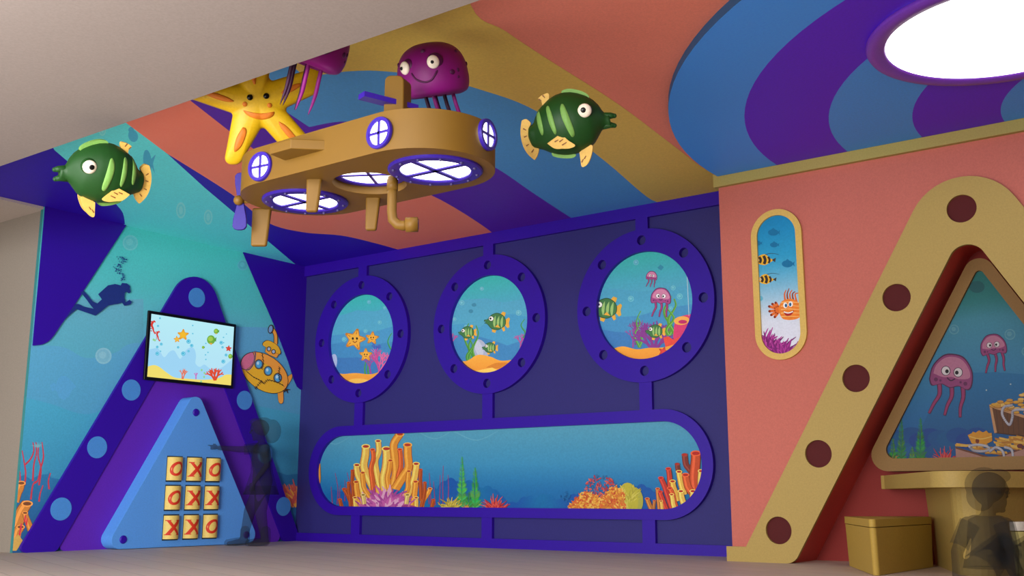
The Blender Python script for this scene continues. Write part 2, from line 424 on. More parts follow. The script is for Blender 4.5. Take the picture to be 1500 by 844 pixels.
a.ell(195, 199, 7, 9, (74, 176, 206), -.3); a.ell(192, 190, 4, 4, (74, 176, 206)); a.ell(216, 236, 6, 17, (74, 176, 206), -.1); a.add([(218, 236), (228, 226), (224, 240), (227, 254)], (74, 176, 206))
a.raw()
left_p = [(-6.1, 3.13)]+wpts((80, 220), (115, 250), (150, 281))+smooth_line(wpts((170, 299), (180, 312), (183, 328)), 4)+[(XL, 5.545), (XL, 3.13)]
a.add(left_p, (44, 0, 170))
a.build('painted_bands', ceil)

# round canopy over the right half, striped in rings about its centre on the wall
CX, CY = -.14, 7.27
cb = bmesh.new()
half = [p for p in circle(CX, CY, 3.22, 120) if p[1] <= YR-.05 and p[0] < 3.9]
half.sort(key=lambda p: atan2(p[1]-CY, p[0]-CX)); 
outer = [(CX-3.22, YR-.045)]+sorted([p for p in half], key=lambda p: p[0])+[(min(3.9, CX+3.22), YR-.045)]
canopy = thing('ceiling_canopy', 'large half-round ceiling canopy striped in blue and purple rings around the lamp', 'ceiling canopy', (CX, CY, ZC))
o = plate('panel', Plane(2, H), outer, mat('canopy_edge_paint', (48, 98, 146), .6), None, off=0, t=H-ZC); part_at(o, canopy)
a = Art(Plane(2, ZC), .001, None, 1.5, .008); a.raw()
for r, c in ((3.22, (54, 130, 214)), (2.735, (76, 20, 186)), (2.2, (54, 130, 208)), (1.68, (76, 20, 186)), (1.15, (54, 130, 208)), (.62, (76, 20, 186))):
    a.add([(x, min(y, YR-.046)) for x, y in circle(CX, CY, r, 120)], c)
o = a.build('painted_rings'); part_at(o, canopy)

# ceiling lamp
LX, LY = -.98, 5.775
lamp = thing('ceiling_lamp', 'big round glowing white ceiling lamp with a purple rim', 'lamp', (LX, LY, ZC))
bm = bmesh.new()
prof = [(.70, 0), (.71, .012), (.70, .03), (.66, .035), (.615, .03), (.605, .018), (.605, 0)]
bm_loft(bm, [[(LX+r*cos(2*pi*k/72), LY+r*sin(2*pi*k/72), ZC-.003-z) for k in range(72)] for r, z in prof], caps=False)
o = from_bm('rim', bm, mat('violet_rim', (122, 62, 190), .35), None, True); part_at(o, lamp)
LIT = mat('lamp_glow', (255, 255, 255), .5, 0, emit=(255, 253, 250), strength=3)
o = plate('diffuser', Plane(2, ZC-.003), circle(LX, LY, .606, 72), LIT, None, off=0, t=.02); part_at(o, lamp)

# coral wall with its A-shaped opening, alcove behind it
AX, VA_O, VA_I, SL, YA = -1.6, 2.942, 2.227, 1.712, 7.80
def tri(cx, va, sl, z0=0): d = (va-z0)/sl; return [(cx-d, z0), (cx, va), (cx+d, z0)]
op = rounded(tri(AX, VA_I+.06, SL), [0, .12, 0], 14)
outer = [(XR, 0)]+op+[(3.9, 0), (3.9, H), (XR, H)]
wr = plate('wall_right', RW, outer, CORALP, None, off=-.08, t=.08); struct(wr)
bm = bmesh.new(); R1 = [bm.verts.new((x, YR-.0, z)) for x, z in op]; R2 = [bm.verts.new((x, YA, z)) for x, z in op]
for i in range(len(op)-1): bm.faces.new((R1[i], R1[i+1], R2[i+1], R2[i]))
for t in tess([op]): bm.faces.new([R2[i] for i in t])
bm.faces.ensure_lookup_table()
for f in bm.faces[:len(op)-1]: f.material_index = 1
struct(from_bm('wall_alcove', bm, [RED, RED_LIT]))
struct(box('wall_side', (XR, YR+.08, 0), (XR+.04, YB, H), CORALP))
# yellow cornice and base strip
struct(box('trim_1', (XR-.025, YR-.04, 2.818), (3.9, YR, 2.945), mat('olive_yellow_paint', (168, 152, 84), .6)))
struct(box('baseboard_right', (XR-.035, YR-.028, 0), (-3.1, YR, .105), YEL))
# the A-frame itself
af = thing('arch_frame', 'tall yellow A-shaped wall frame with round maroon holes', 'wall frame', (AX, YR, 0))
foot_o, foot_i = (VA_O)/SL, (VA_I)/SL
shape = rounded([(AX-foot_o, 0), (AX, VA_O), (AX+foot_o, 0), (AX+foot_i, 0), (AX, VA_I), (AX-foot_i, 0)], [.06, .37, .06, .10, .12, .10], 14)
cs = [(-1.608, 2.358)]+[(-2.075, 1.802), (-2.388, 1.266), (-2.685, .755), (-3.004, .225)]
cs += [(2*AX-x, z) for x, z in cs[1:]]
o = plate('frame', RW, shape, YEL, None, [circle(x, z, .096, 32) for x, z in cs], .0005, .03); part_at(o, af)
for x, z in cs:
    o = plate('hole_backing', RW, circle(x, z, .098, 32), HOLE, None, off=.0005, t=.008); part_at(o, af)

# triangular picture in the alcove
PY = 7.60; PP = Plane(1, PY)
tp = thing('triangular_picture', 'triangular ochre-framed undersea picture with two jellyfish and a treasure chest', 'picture', (AX, YA, .64))
def tri2(cx, va, z0, sl): d = (va-z0)/sl; return [(cx-d, z0), (cx, va), (cx+d, z0)]
fo = rounded(tri2(AX, 2.17, .635, 1.712), [.11, .10, .11], 10)
fi = rounded(tri2(AX, 2.015, .722, 1.712), [.06, .03, .06], 8)
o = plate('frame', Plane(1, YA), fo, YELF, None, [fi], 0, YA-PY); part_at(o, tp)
PQ = Plane(1, PY+.03)
a = Art(PQ, .001, rounded(tri2(AX, 2.03, .71, 1.712), [.06, .03, .06], 8), .55); rnd = random.Random(3)
a.bands(-2.5, -.7, [(.7, (22, 96, 160)), (.95, (28, 112, 178)), (1.35, (64, 146, 190)), (1.65, (74, 160, 186)), (1.8, (40, 140, 140)), (2.05, (30, 130, 122))], 24)
a.zoom(1270, 360, 2.4826)
a.add([(300, 455), (380, 462), (470, 460), (600, 470), (900, 470), (900, 860), (100, 860)], lambda u, v: tuple(x+(y-x)*max(0, min(1, (v-.7)/.7)) for x, y in zip((14, 84, 150), (42, 132, 186))))
for x, y, r in ((317, 305, 18), (520, 323, 20), (580, 385, 18)): a.bubble(x, y, r, (104, 176, 196), (80, 158, 188))
a.ell(400, 150, 28, 22, (30, 110, 116))
for x in range(60, 480, 34): a.ell(x, 700+10*sin(x), 44, 30, (16, 84+int(14*sin(x*.7)), 158))
for x, y, h, w, c in ((125, 790, 170, 34, (40, 130, 60)), (195, 790, 165, 40, (40, 140, 60)), (95, 790, 90, 30, (60, 140, 50)), (165, 790, 60, 26, (80, 150, 60))): a.leafy(x, y, h, w, c, rnd)
a.tuft(95, 795, 45, [(210, 170, 50), (160, 150, 50), (230, 190, 70)], rnd, 16)
a.tuft(285, 800, 78, [(230, 60, 60), (240, 90, 80), (200, 40, 50)], rnd, 40, -1.2, 1.2, .06)
a.jelly(308, 470, 150, .13); a.jelly(460, 368, 92, -.12)
def chest(a):
    a.zoom(1380, 540, 5.275)
    W, Dk, Gd, Pk = (110, 64, 26), (70, 38, 16), (236, 178, 60), (190, 140, 124)
    a.add([(365, 280), (640, 380), (900, 380), (900, 560), (410, 500)], Dk)
    a.add([(388, 305), (640, 378), (900, 378), (900, 545), (420, 495)], W)
    for k in range(8): a.stroke([(420+k*42, 322+k*12), (436+k*40, 500+k*6)], 3, 3, Dk, 1)
    a.add([(365, 280), (385, 285), (425, 495), (405, 500)], (214, 160, 110)); a.add([(365, 278), (640, 362), (640, 385), (372, 298)], (214, 160, 110))
    rr = random.Random(5)
    for i in range(60):
        x = rr.uniform(385, 800); t = min(1, (x-385)/260); y = rr.uniform(285-110*t, 290+70*t); a.ell(x, y, 27, 13, (170, 110, 40), n=12); a.ell(x, y-3, 24, 10, rr.choice([Gd, (246, 204, 110), (222, 160, 60)]), n=12)
    def pearls(P):
        for x, y in smooth_line(P, 7): a.ell(x, y, 11, 11, (120, 116, 130), n=10); a.ell(x-1, y-1, 9, 9, (206, 204, 214), n=10)
    pearls([(540, 285), (480, 300), (468, 360), (520, 435), (545, 380), (550, 330), (600, 318), (660, 318), (740, 300)])
    a.add([(105, 605), (390, 690), (640, 605), (900, 600), (900, 760), (115, 760)], Pk); a.add([(105, 605), (390, 690), (640, 605), (640, 620), (390, 705), (108, 620)], (120, 70, 50))
    for i in range(70):
        x = rr.uniform(140, 800); y = rr.uniform(530 if x > 390 else 590, 668-abs(x-390)*.28); q = rr.uniform(-.4, .1)
        a.add([(x-40, y-8+q*30), (x+38, y-8-q*30), (x+42, y+9-q*30), (x-36, y+9+q*30)], rr.choice([Gd, (214, 150, 40), (244, 196, 90), (196, 130, 40)]))
    a.add([(200, 515), (232, 500), (240, 488), (262, 496), (288, 478), (318, 494), (345, 480), (362, 500), (385, 498), (390, 560), (330, 592), (232, 580)], (232, 160, 36)); a.ell(275, 560, 15, 19, (130, 50, 20)); a.stroke([(212, 525), (300, 545), (388, 525)], 8, 8, (250, 206, 100))
    pearls([(215, 600), (270, 590), (340, 600), (370, 625), (320, 640), (250, 635), (215, 605)]); pearls([(375, 640), (420, 610), (470, 640), (485, 700)]); pearls([(490, 610), (540, 630), (552, 700)])
    a.ell(605, 600, 24, 18, (120, 50, 50)); 
    for x, y in ((345, 168), (532, 122)): a.ell(x, y, 6, 6, (190, 214, 220)); 
chest(a)
o = a.build('printed_scene'); part_at(o, tp)

# pill-shaped fish picture
fp = thing('pill_picture', 'narrow upright pill-shaped picture of small striped fish in a yellow frame', 'picture', (-2.92, YR, 1.43))
o = plate('frame', RW, stadium(-3.117, -2.723, 1.437, 2.568), mat('pale_yellow_paint', (214, 178, 92), .5), None, [stadium(-3.07, -2.77, 1.482, 2.522)], 0, .025); part_at(o, fp)
a = Art(RW, .008, stadium(-3.072, -2.768, 1.48, 2.524)); rnd = random.Random(11)
a.bands(-3.1, -2.7, [(1.45, (226, 226, 240)), (1.75, (214, 222, 236)), (2.0, (120, 184, 214)), (2.2, (40, 156, 200)), (2.53, (10, 130, 186))], 24)
a.zoom(1080, 290, 3.376)
for x, y, w in ((180, 172, 26), (184, 233, 20), (250, 327, 28), (100, 225, 20)):
    a.ell(x, y, w, w*.62, (10, 112, 160)); a.add([(x+w*.8, y), (x+w*1.3, y-w*.5), (x+w*1.2, y), (x+w*1.3, y+w*.5)], (10, 112, 160)); a.add([(x-w*.5, y-w*.4), (x, y-w*.9), (x+w*.5, y-w*.4)], (10, 112, 160))
def bee(x, y, L):
    a.stroke([(x-L*.1, y-L*.3), (x+L*.4, y-L*.42), (x+L*.9, y-L*.35)], L*.05, L*.02, (50, 60, 70))
    P = smooth_line([(x-L*.55, y+L*.05), (x-L*.35, y-L*.25), (x, y-L*.36), (x+L*.35, y-L*.1), (x+L*.55, y), (x+L*.3, y+L*.18), (x, y+L*.32), (x-L*.35, y+L*.26), (x-L*.55, y+L*.05)], 4)[:-1]
    a.add(P, (232, 176, 40))
    for k, w in ((-.3, .16), (-.02, .18), (.26, .13)): a.stroke([(x+(k-.05)*L, y-L*(.27-abs(k)*.25)), (x+(k+.05)*L, y), (x+(k-.02)*L, y+L*(.26-abs(k)*.25))], L*w, L*w, (50, 40, 34))
    a.ell(x-L*.42, y, L*.06, L*.07, (240, 240, 230), n=10); a.ell(x-L*.42, y, L*.03, L*.04, (10, 10, 10), n=8)
    a.add([(x+L*.45, y), (x+L*.7, y-L*.15), (x+L*.66, y+L*.14)], (60, 52, 44))
bee(138, 308, 78); bee(146, 404, 72)
for i, (ang, L) in enumerate(((-.9, 50), (-.55, 44), (-1.25, 58), (-1.7, 54), (-2.1, 52), (-2.5, 46))):    # fan tail
    x1, y1 = 215+L*sin(ang), 555-L*cos(ang)*.95; a.stroke([(215, 555), (x1, y1)], 10, 14, (226, 110, 40), 1); a.ell(x1, y1, 6, 6, (130, 40, 16)); a.ell((215+x1)/2, (555+y1)/2, 4, 4, (150, 50, 20))
for k in range(5): a.stroke([(240+k*14, 515), (236+k*13, 478), (240+k*15+4, 448+abs(k-1)*8)], 10, 4, ((220, 100, 36), (150, 60, 24))[k % 2])
P = smooth_line([(205, 545), (225, 510), (270, 500), (306, 520), (316, 555), (312, 590), (275, 604), (230, 600), (212, 575), (205, 545)], 4)[:-1]
a.add(P, (236, 130, 40))
for k in range(5): a.stroke([(218, 520+k*17), (255, 514+k*18), (310, 520+k*17)], 5, 3, (250, 190, 110))
a.ell(240, 532, 11, 14, (246, 244, 238)); a.ell(266, 526, 11, 14, (246, 244, 238)); a.ell(243, 533, 6, 9, (20, 90, 140)); a.ell(264, 528, 6, 9, (20, 90, 140))
a.add(smooth_line([(228, 562), (250, 568), (282, 558), (268, 580), (245, 584), (228, 562)], 4)[:-1], (170, 30, 30)); a.stroke([(232, 564), (254, 570), (278, 562)], 6, 5, (240, 236, 230))
a.ell(256, 548, 9, 6, (246, 160, 80))
a.bubble(116, 498, 14, (120, 190, 214), (90, 176, 206))
a.tuft(135, 745, 110, [(150, 30, 130), (176, 54, 150), (120, 20, 110)], rnd, 60, -1.2, 1.4, .10); a.tuft(165, 780, 125, [(140, 26, 120), (188, 70, 160), (108, 16, 96)], rnd, 70, -1.3, 1.5, .10); a.tuft(225, 800, 130, [(150, 30, 130), (120, 20, 110), (176, 54, 150)], rnd, 70, -1.4, 1.3, .09)
o = a.build('printed_scene'); part_at(o, fp)

# ================================================================== back wall: lattice, portholes, long window
T = .035
for i, (x0, x1, z0, z1) in enumerate(((XL, XR+.0, 2.835, H), (XL, XR, 0, .085))):
    struct(plate('trim_%d' % (i+2), BW, [(x0, z0), (x1, z0), (x1, z1), (x0, z1)], PURPLE, None, off=.0005, t=T))
PC = [(-7.68, 2.068), (-6.013, 2.066), (-4.335, 2.068)]
n = 4
for cx, cz in PC:
    for z0, z1 in ((cz+.655, 2.835), (1.170, cz-.655), (.085, .275)):
        struct(plate('trim_%d' % n, BW, [(cx-.06, z0), (cx+.06, z0), (cx+.06, z1), (cx-.06, z1)], PURPLE, None, off=.0005, t=T)); n += 1
WTOP, WMID, WLOW = (62, 178, 182), (82, 160, 194), (66, 126, 184)
def sea(a, cx, z0, z1, pts=None):
    h = z1-z0
    a.bands(cx-.6, cx+.6, [(z0, (56, 110, 176)), (z0+h*.3, WLOW), (z0+h*.55, WMID), (z0+h*.75, (70, 170, 190)), (z1, (56, 182, 172))], 22)
ART = [('left-hand porthole framing a print of three orange starfish', 'starfish'), ('middle porthole framing a print of three striped green fish', 'fish'), ('right-hand porthole framing a print of pink jellyfish over coral', 'jellyfish')]
for k, (cx, cz) in enumerate(PC):
    t = thing('porthole', ('deep purple round porthole ring with a print of three orange starfish', 'deep purple round porthole ring with a print of three striped fish over sand', 'deep purple round porthole ring with a print of pink jellyfish over coral')[k], 'porthole', (cx, YB, cz-.665), 'portholes on the back wall')
    holes = [circle(cx, cz, .466, 72)]+[circle(cx+.567*sin(i*pi/4), cz+.567*cos(i*pi/4), .043, 20) for i in range(8)]
    o = plate('ring', BW, circle(cx, cz, .665, 96), PURPLE, None, holes, .0005, T+.01); part_at(o, t)
    a = Art(BW, .004, circle(cx, cz, .475, 72), 1.2, .01); sea(a, cx, cz-.47, cz+.47); rnd = random.Random(20+k)
    G = lambda u, v: tuple(x+(y-x)*max(0, min(1, (v-1.6)/.25)) for x, y in zip((236, 150, 50), (240, 178, 66)))
    if k == 0:
        a.zoom(430, 380, 3.515)
        a.add([(180, 300), (260, 285), (330, 262), (420, 268), (530, 240), (530, 700), (180, 700)], (80, 164, 194))
        a.add([(180, 395), (260, 385), (330, 366), (420, 372), (530, 340), (530, 700), (180, 700)], (72, 148, 192))
        a.add([(180, 440), (250, 428), (330, 450), (420, 440), (530, 420), (530, 700), (180, 700)], (64, 136, 186))
        a.add([(180, 500), (250, 508), (330, 505), (420, 520), (530, 500), (530, 700), (180, 700)], (58, 118, 178))
        for x, y, r in ((390, 220, 10), (445, 325, 10), (372, 370, 10), (262, 412, 12), (470, 250, 8)): a.bubble(x, y, r, (120, 190, 204), (86, 172, 192))
        a.ell(205, 535, 20, 48, (170, 184, 216), .15)
        for x in (388, 372): a.stroke([(x, 600), (x-4, 560), (x+3, 520)], 9, 4, (70, 150, 60))
        a.weed(500, 520, 140, 14, (50, 140, 80)); a.weed(515, 540, 120, 12, (60, 150, 80), 1)
        for x, y, an, L, c in ((400, 590, -.2, 36, (150, 70, 150)), (425, 500, .1, 24, (70, 90, 180)), (440, 590, .1, 46, (214, 90, 150)), (440, 590, .5, 44, (226, 100, 150)), (445, 580, -.3, 40, (196, 70, 140))): a.branch(x, y, an, L, 9, 3, c, rnd, .5)
        a.add(smooth_line([(190, 570), (250, 590), (320, 586), (400, 592), (460, 575), (540, 560)], 5)+[(540, 720), (190, 720)], G)
        a.add(smooth_line([(250, 640), (310, 615), (380, 620), (420, 650)], 5)+[(350, 680)], (246, 190, 84))
        a.star(318, 413, 62, .25, (238, 172, 58), (196, 120, 30)); a.star(407, 406, 38, .1, (238, 172, 58), (196, 120, 30)); a.star(374, 493, 38, 0, (238, 172, 58), (196, 120, 30))
    if k == 1:
        a.zoom(620, 360, 3.248)
        a.add([(120, 270), (200, 258), (300, 250), (380, 270), (510, 250), (510, 700), (120, 700)], (80, 164, 194))
        a.add([(120, 380), (200, 370), (270, 388), (360, 330), (420, 325), (510, 340), (510, 700), (120, 700)], (70, 154, 194))
        a.add([(120, 430), (220, 420), (330, 450), (400, 475), (510, 440), (510, 700), (120, 700)], (62, 132, 184))
        for x, y, r in ((185, 272, 12), (280, 205, 9), (455, 320, 13), (150, 350, 9), (205, 385, 9)): a.bubble(x, y, r, (124, 192, 204), (88, 172, 192))
        for x, y in ((228, 312), (243, 282)): a.ell(x, y, 11, 9, (60, 136, 166))
        a.ell(274, 500, 34, 56, (168, 178, 200), -.3); a.ell(266, 490, 18, 40, (190, 198, 214), -.3)
        for x, y, L in ((465, 460, 26), (140, 450, 22)): a.branch(x, y+30, 0, L, 9, 3, (176, 80, 150), rnd, .45)
        a.weed(478, 440, 90, 12, (60, 140, 80))
        for x, h, p in ((210, 190, 0), (232, 160, 1.2), (250, 180, 2.4), (222, 120, 3)): a.weed(x, 560, h, 15, (70, 140, 50), p)
        a.add(smooth_line([(150, 550), (210, 548), (260, 520), (320, 528), (380, 548), (500, 530)], 5)+[(500, 700), (150, 700)], G)
        a.add(smooth_line([(300, 580), (350, 558), (420, 560), (400, 590)], 5), (214, 130, 40)); a.add([(230, 600), (330, 580), (380, 606), (300, 630)], (250, 206, 96))
        a.fish(353, 362, 108, -1, .06); a.fish(213, 413, 78, -1, -.05); a.fish(320, 486, 68, -1, 0)
    if k == 2:
        a.zoom(830, 310, 2.813)
        a.add([(110, 330), (200, 318), (300, 330), (400, 320), (530, 300), (530, 700), (110, 700)], (74, 160, 192))
        a.add([(110, 420), (200, 436), (300, 430), (400, 400), (530, 380), (530, 700), (110, 700)], (66, 142, 188))
        a.add([(110, 480), (200, 496), (300, 500), (400, 470), (530, 470), (530, 700), (110, 700)], (58, 122, 180))
        for x, y, r in ((287, 210, 11), (266, 360, 12), (440, 315, 10), (467, 350, 12), (430, 400, 9)): a.bubble(x, y, r, (116, 190, 204), (82, 172, 192))
        a.add([(375, 232), (388, 218), (402, 230), (390, 244)], (50, 140, 166))
        for x, y, L, c in ((285, 550, 38, (120, 60, 140)), (275, 560, 30, (150, 70, 150)), (305, 560, 40, (140, 60, 140))): a.branch(x, y, 0, L, 8, 3, c, rnd, .4)
        for x, h, p in ((300, 150, 0), (292, 120, 2)): a.weed(x, 560, h, 12, (80, 150, 60), p)
        for an in (-.7, -.25, .2, .65): a.branch(362, 578, an, 44, 15, 3, (132, 56, 140), rnd, .5)
        for x, h, p in ((418, 160, .5), (436, 150, 2), (428, 110, 3.5)): a.weed(x, 510, h, 17, (84, 150, 50), p)
        a.add(smooth_line([(440, 520), (450, 450), (480, 430), (540, 420)], 5)+[(540, 560), (470, 560)], (214, 60, 110)); a.ell(476, 450, 32, 18, (240, 170, 80), -.1); a.ell(480, 455, 18, 8, (190, 40, 100))
        a.add([(400, 520), (420, 514), (440, 528), (470, 516), (466, 560), (420, 590), (408, 555)], (228, 76, 60))
        a.add(smooth_line([(170, 575), (230, 556), (290, 568), (340, 562), (400, 560), (470, 540), (530, 520)], 5)+[(530, 700), (170, 700)], G)
        a.star(400, 578, 22, .3, (220, 70, 60), (180, 40, 40), False)
        a.fish(166, 400, 112, -1, .08); a.fish(368, 494, 74, -1, 0)
        a.jelly(352, 268, 44, .1); a.jelly(390, 355, 80, .05)
        a.stroke([(498, 262), (506, 430)], 3, 3, (170, 206, 214), 1)
    o = a.build('printed_scene'); part_at(o, t)

WX0, WX1, WZ0, WZ1 = -8.372, -3.733, .272, 1.172
lw = thing('aquarium_window', 'long deep purple pill-shaped wall window showing a printed coral reef', 'window', ((WX0+WX1)/2, YB, WZ0))
win = stadium(WX0+.115, WX1-.1, WZ0+.087, WZ1-.1, 30)
o = plate('frame', BW, stadium(WX0, WX1, WZ0, WZ1, 30), PURPLE, None, [win], .0005, T+.01); part_at(o, lw)
a = Art(BW, .004, stadium(WX0+.10, WX1-.085, WZ0+.072, WZ1-.085, 30), .9, .003); rnd = random.Random(42)
a.bands(-8.4, -3.6, [(.33, (22, 104, 168)), (.5, (28, 116, 178)), (.75, (62, 150, 194)), (1.1, (92, 168, 194))], 22)
a.zoom(440, 590, 4.44)
for x in range(-60, 3200, 40):               # deep blue rocky skyline
    y = 560+30*sin(x*.011)+14*sin(x*.05)+(-30 if 900 < x < 1300 else 0)+(70 if 1300 < x < 1750 else 0); a.ell(x, y+130, 60, 130, lambda u, v: (20, 102+int(14*sin(u*9)), 172))
for x, y, r in ((230, 240, 60), (880, 200, 70), (1150, 200, 90)): a.stroke([(x-r*1.6, y-10), (x, y+r*.5), (x+r*1.6, y-20)], 8, 3, (104, 176, 200))
def thin(x, y, h): a.stroke([(x, y), (x+rnd.uniform(-8, 8), y-h*.5), (x+rnd.uniform(-14, 14), y-h)], 7, 3, (150, 60, 110))
for x in (210, 240, 262, 290, 320, 850, 880, 905, 930, 960, 840): thin(x, 660+rnd.uniform(-20, 10), rnd.uniform(110, 250))
OR, YO, DK, RD = (232, 150, 50), (240, 190, 84), (170, 74, 24), (214, 96, 40)
tubes = [((520, 560), (500, 460), (490, 380), (512, 320), (508, 250), 34, YO), ((500, 600), (450, 500), (415, 420), (425, 340), (428, 285), 46, YO), ((480, 600), (470, 500), (462, 430), (478, 360), (472, 306), 28, RD),
         ((560, 600), (545, 500), (560, 420), (565, 350), (562, 300), 50, YO), ((600, 560), (625, 450), (615, 350), (610, 270), (650, 205), 46, OR), ((640, 560), (640, 480), (655, 420), (655, 360), (650, 305), 28, RD),
         ((620, 560), (670, 480), (705, 420), (700, 340), (700, 275), 48, OR), ((590, 600), (570, 500), (580, 440), (585, 400), (588, 376), 30, OR),
         ((420, 620), (395, 520), (375, 470), (368, 430), (370, 406), 36, YO), ((470, 640), (420, 560), (412, 520), (408, 480), (408, 456), 28, OR), ((690, 620), (740, 500), (750, 450), (755, 420), (756, 398), 38, YO), ((660, 640), (700, 560), (702, 510), (706, 470), (708, 446), 28, OR),
         ((350, 660), (345, 560), (340, 510), (342, 470), (342, 442), 22, DK), ((790, 640), (785, 540), (782, 500), (784, 460), (784, 436), 22, DK), ((395, 680), (378, 620), (370, 580), (366, 550), (366, 516), 32, OR), ((730, 680), (742, 620), (748, 570), (752, 540), (752, 514), 32, OR),
         ((360, 690), (330, 640), (312, 600), (300, 580), (288, 562), 26, DK), ((330, 680), (325, 620), (318, 580), (316, 550), (316, 520), 20, DK), ((790, 690), (800, 640), (825, 600), (838, 580), (846, 560), 26, OR), ((790, 680), (806, 620), (812, 580), (812, 550), (812, 520), 20, DK),
         ((365, 700), (362, 680), (360, 660), (358, 640), (358, 618), 26, YO), ((755, 700), (756, 680), (756, 660), (756, 640), (756, 618), 26, YO), ((280, 700), (272, 680), (266, 660), (262, 645), (260, 630), 22, DK), ((850, 700), (858, 680), (862, 660), (866, 645), (868, 632), 22, DK)]
for tb in tubes: a.tube(list(tb[:5]), tb[5]*1.1, tb[5], tb[6], DK)
for cx_, r in ((455, 130), (655, 130)): a.tuft(cx_, 700, r, [(196, 90, 150), (222, 140, 180), (160, 60, 130)], rnd, 36, -1.3, 1.3, .13)
a.tuft(555, 720, 205, [(206, 100, 170), (230, 170, 200), (170, 70, 150), (190, 90, 160)], rnd, 80, -1.25, 1.25, .12)
for x, y in ((412, 600), (700, 600)): a.tube([(x+(8 if x < 500 else -8), 660), (x, 600)], 26, 28, (222, 190, 110), (150, 110, 60), (150, 120, 60))
a.leafy(1055, 680, 330, 66, (70, 170, 80), rnd); a.leafy(1140, 690, 270, 70, (60, 160, 70), rnd); a.leafy(1100, 690, 110, 50, (50, 140, 70), rnd)
a.tuft(985, 700, 105, [(200, 176, 60), (222, 200, 90), (170, 150, 50)], rnd, 40, -1.2, 1.3, .1); a.tuft(1085, 690, 40, [(226, 160, 60)], rnd, 10, -1.2, 1.2, .1)
a.tuft(1265, 720, 130, [(214, 66, 60), (230, 100, 84), (180, 40, 44)], rnd, 60, -1.3, 1.3, .07)
a.tube([(90, 620), (125, 520), (128, 440), (127, 400)], 18, 14, OR, DK)
a.zoom(740, 590, 4.44)
for x, y, r in ((400, 610, 36), (560, 520, 26)): a.speckle(circle(x, y, r, 12), 20, 9, [(20, 90, 150), (30, 110, 170)], rnd)
a.ell(840, 640, 62, 92, (178, 176, 74)); a.ell(800, 640, 70, 120, (196, 186, 60)); a.tuft(800, 700, 185, [(196, 186, 60), (214, 204, 90), (180, 170, 60)], rnd, 50, -.5, .6, .08)
a.speckle(circle(630, 560, 108, 24, 85), 150, 14, [(196, 70, 70), (214, 100, 90), (60, 110, 160), (170, 60, 80)], rnd)
a.add(smooth_line([(390, 720), (440, 650), (500, 600), (560, 590), (620, 620), (660, 590), (720, 550), (770, 590), (780, 650), (790, 720)], 4), (214, 130, 50))
a.speckle(smooth_line([(390, 720), (430, 650), (500, 590), (560, 580), (620, 610), (660, 580), (720, 535), (780, 580), (790, 650), (800, 720)], 4), 420, 13, [(236, 170, 60), (226, 110, 50), (200, 80, 44), (244, 196, 90)], rnd)
for tb in [((1270, 560), (1240, 480), (1200, 430), (1180, 400), (1172, 340), 34, (130, 50, 40)), ((1250, 600), (1235, 500), (1240, 420), (1244, 370), (1245, 330), 56, (206, 80, 40)), ((1150, 520), (1140, 470), (1130, 440), (1126, 420), (1124, 400), 28, (120, 50, 40)),
           ((1080, 600), (1076, 520), (1074, 480), (1070, 450), (1066, 430), 30, (196, 60, 40)), ((1090, 690), (1060, 600), (1040, 540), (1026, 510), (1018, 490), 30, (196, 56, 44)), ((1170, 600), (1150, 530), (1142, 490), (1138, 470), (1136, 450), 34, (236, 190, 80)),
           ((1250, 620), (1200, 560), (1186, 520), (1180, 490), (1178, 470), 40, (214, 90, 40)), ((1130, 640), (1110, 580), (1100, 550), (1096, 530), (1094, 512), 34, (232, 180, 70)), ((1280, 560), (1276, 520), (1276, 490), (1278, 460), (1280, 445), 36, (240, 190, 90)),
           ((1180, 690), (1160, 640), (1152, 610), (1150, 590), (1148, 576), 34, (240, 196, 90)), ((1120, 700), (1106, 650), (1100, 620), (1092, 590), (1076, 556), 30, (220, 90, 40)), ((1230, 640), (1226, 610), (1226, 600), (1226, 590), (1226, 576), 36, (236, 190, 90)),
           ((1010, 700), (1004, 640), (1000, 600), (998, 580), (997, 560), 24, (196, 120, 50)), ((1060, 710), (1040, 660), (1026, 620), (1018, 600), (1014, 580), 26, (206, 60, 40)), ((1110, 700), (1098, 660), (1094, 630), (1090, 610), (1088, 598), 26, (240, 196, 90)),
           ((960, 700), (946, 670), (938, 650), (934, 640), (930, 625), 26, (190, 120, 50)), ((970, 700), (972, 680), (974, 660), (976, 650), (976, 638), 18, (180, 110, 50)), ((1030, 710), (1026, 690), (1024, 670), (1022, 655), (1020, 640), 20, (236, 180, 80)), ((1300, 460), (1298, 420), (1296, 400), (1294, 380), (1294, 360), 20, (206, 60, 40))]:
    a.tube(list(tb[:5]), tb[5]*1.1, tb[5], tb[6], (120, 50, 24), (190, 40, 30))
o = a.build('printed_reef'); part_at(o, lw)

# ================================================================== left wall mural
mu = thing('wall_mural', 'turquoise underwater mural covering the left wall, with diver and yellow submarine', 'mural', (XL, (YE+YB)/2, 0))
o = box('panel', (XL-.04, YE, 0), (XL, YB, H-.0), mat('teal_panel', (52, 130, 132), .6)); part_at(o, mu)
a = Art(LW, .0006, None, 1.4, .02); rnd = random.Random(77)
DEEP, TEAL = (30, 110, 165), (62, 172, 172)
full = [(YE, 0), (YB, 0), (YB, H), (YE, H)]
a.clip = full
a.bands(YE, YB, [(0, (20, 84, 130)), (.45, (26, 124, 150)), (.9, (44, 152, 172)), (1.5, (84, 164, 190)), (2.0, (86, 166, 188)), (2.4, (68, 172, 174)), (H, (62, 180, 174))], 36)
a.zoom(0, 400, 3.3333)
A_ = lambda c0, c1, v0, v1: (lambda u, v: tuple(x+(y-x)*max(0, min(1, (v-v0)/(v1-v0))) for x, y in zip(c0, c1)))
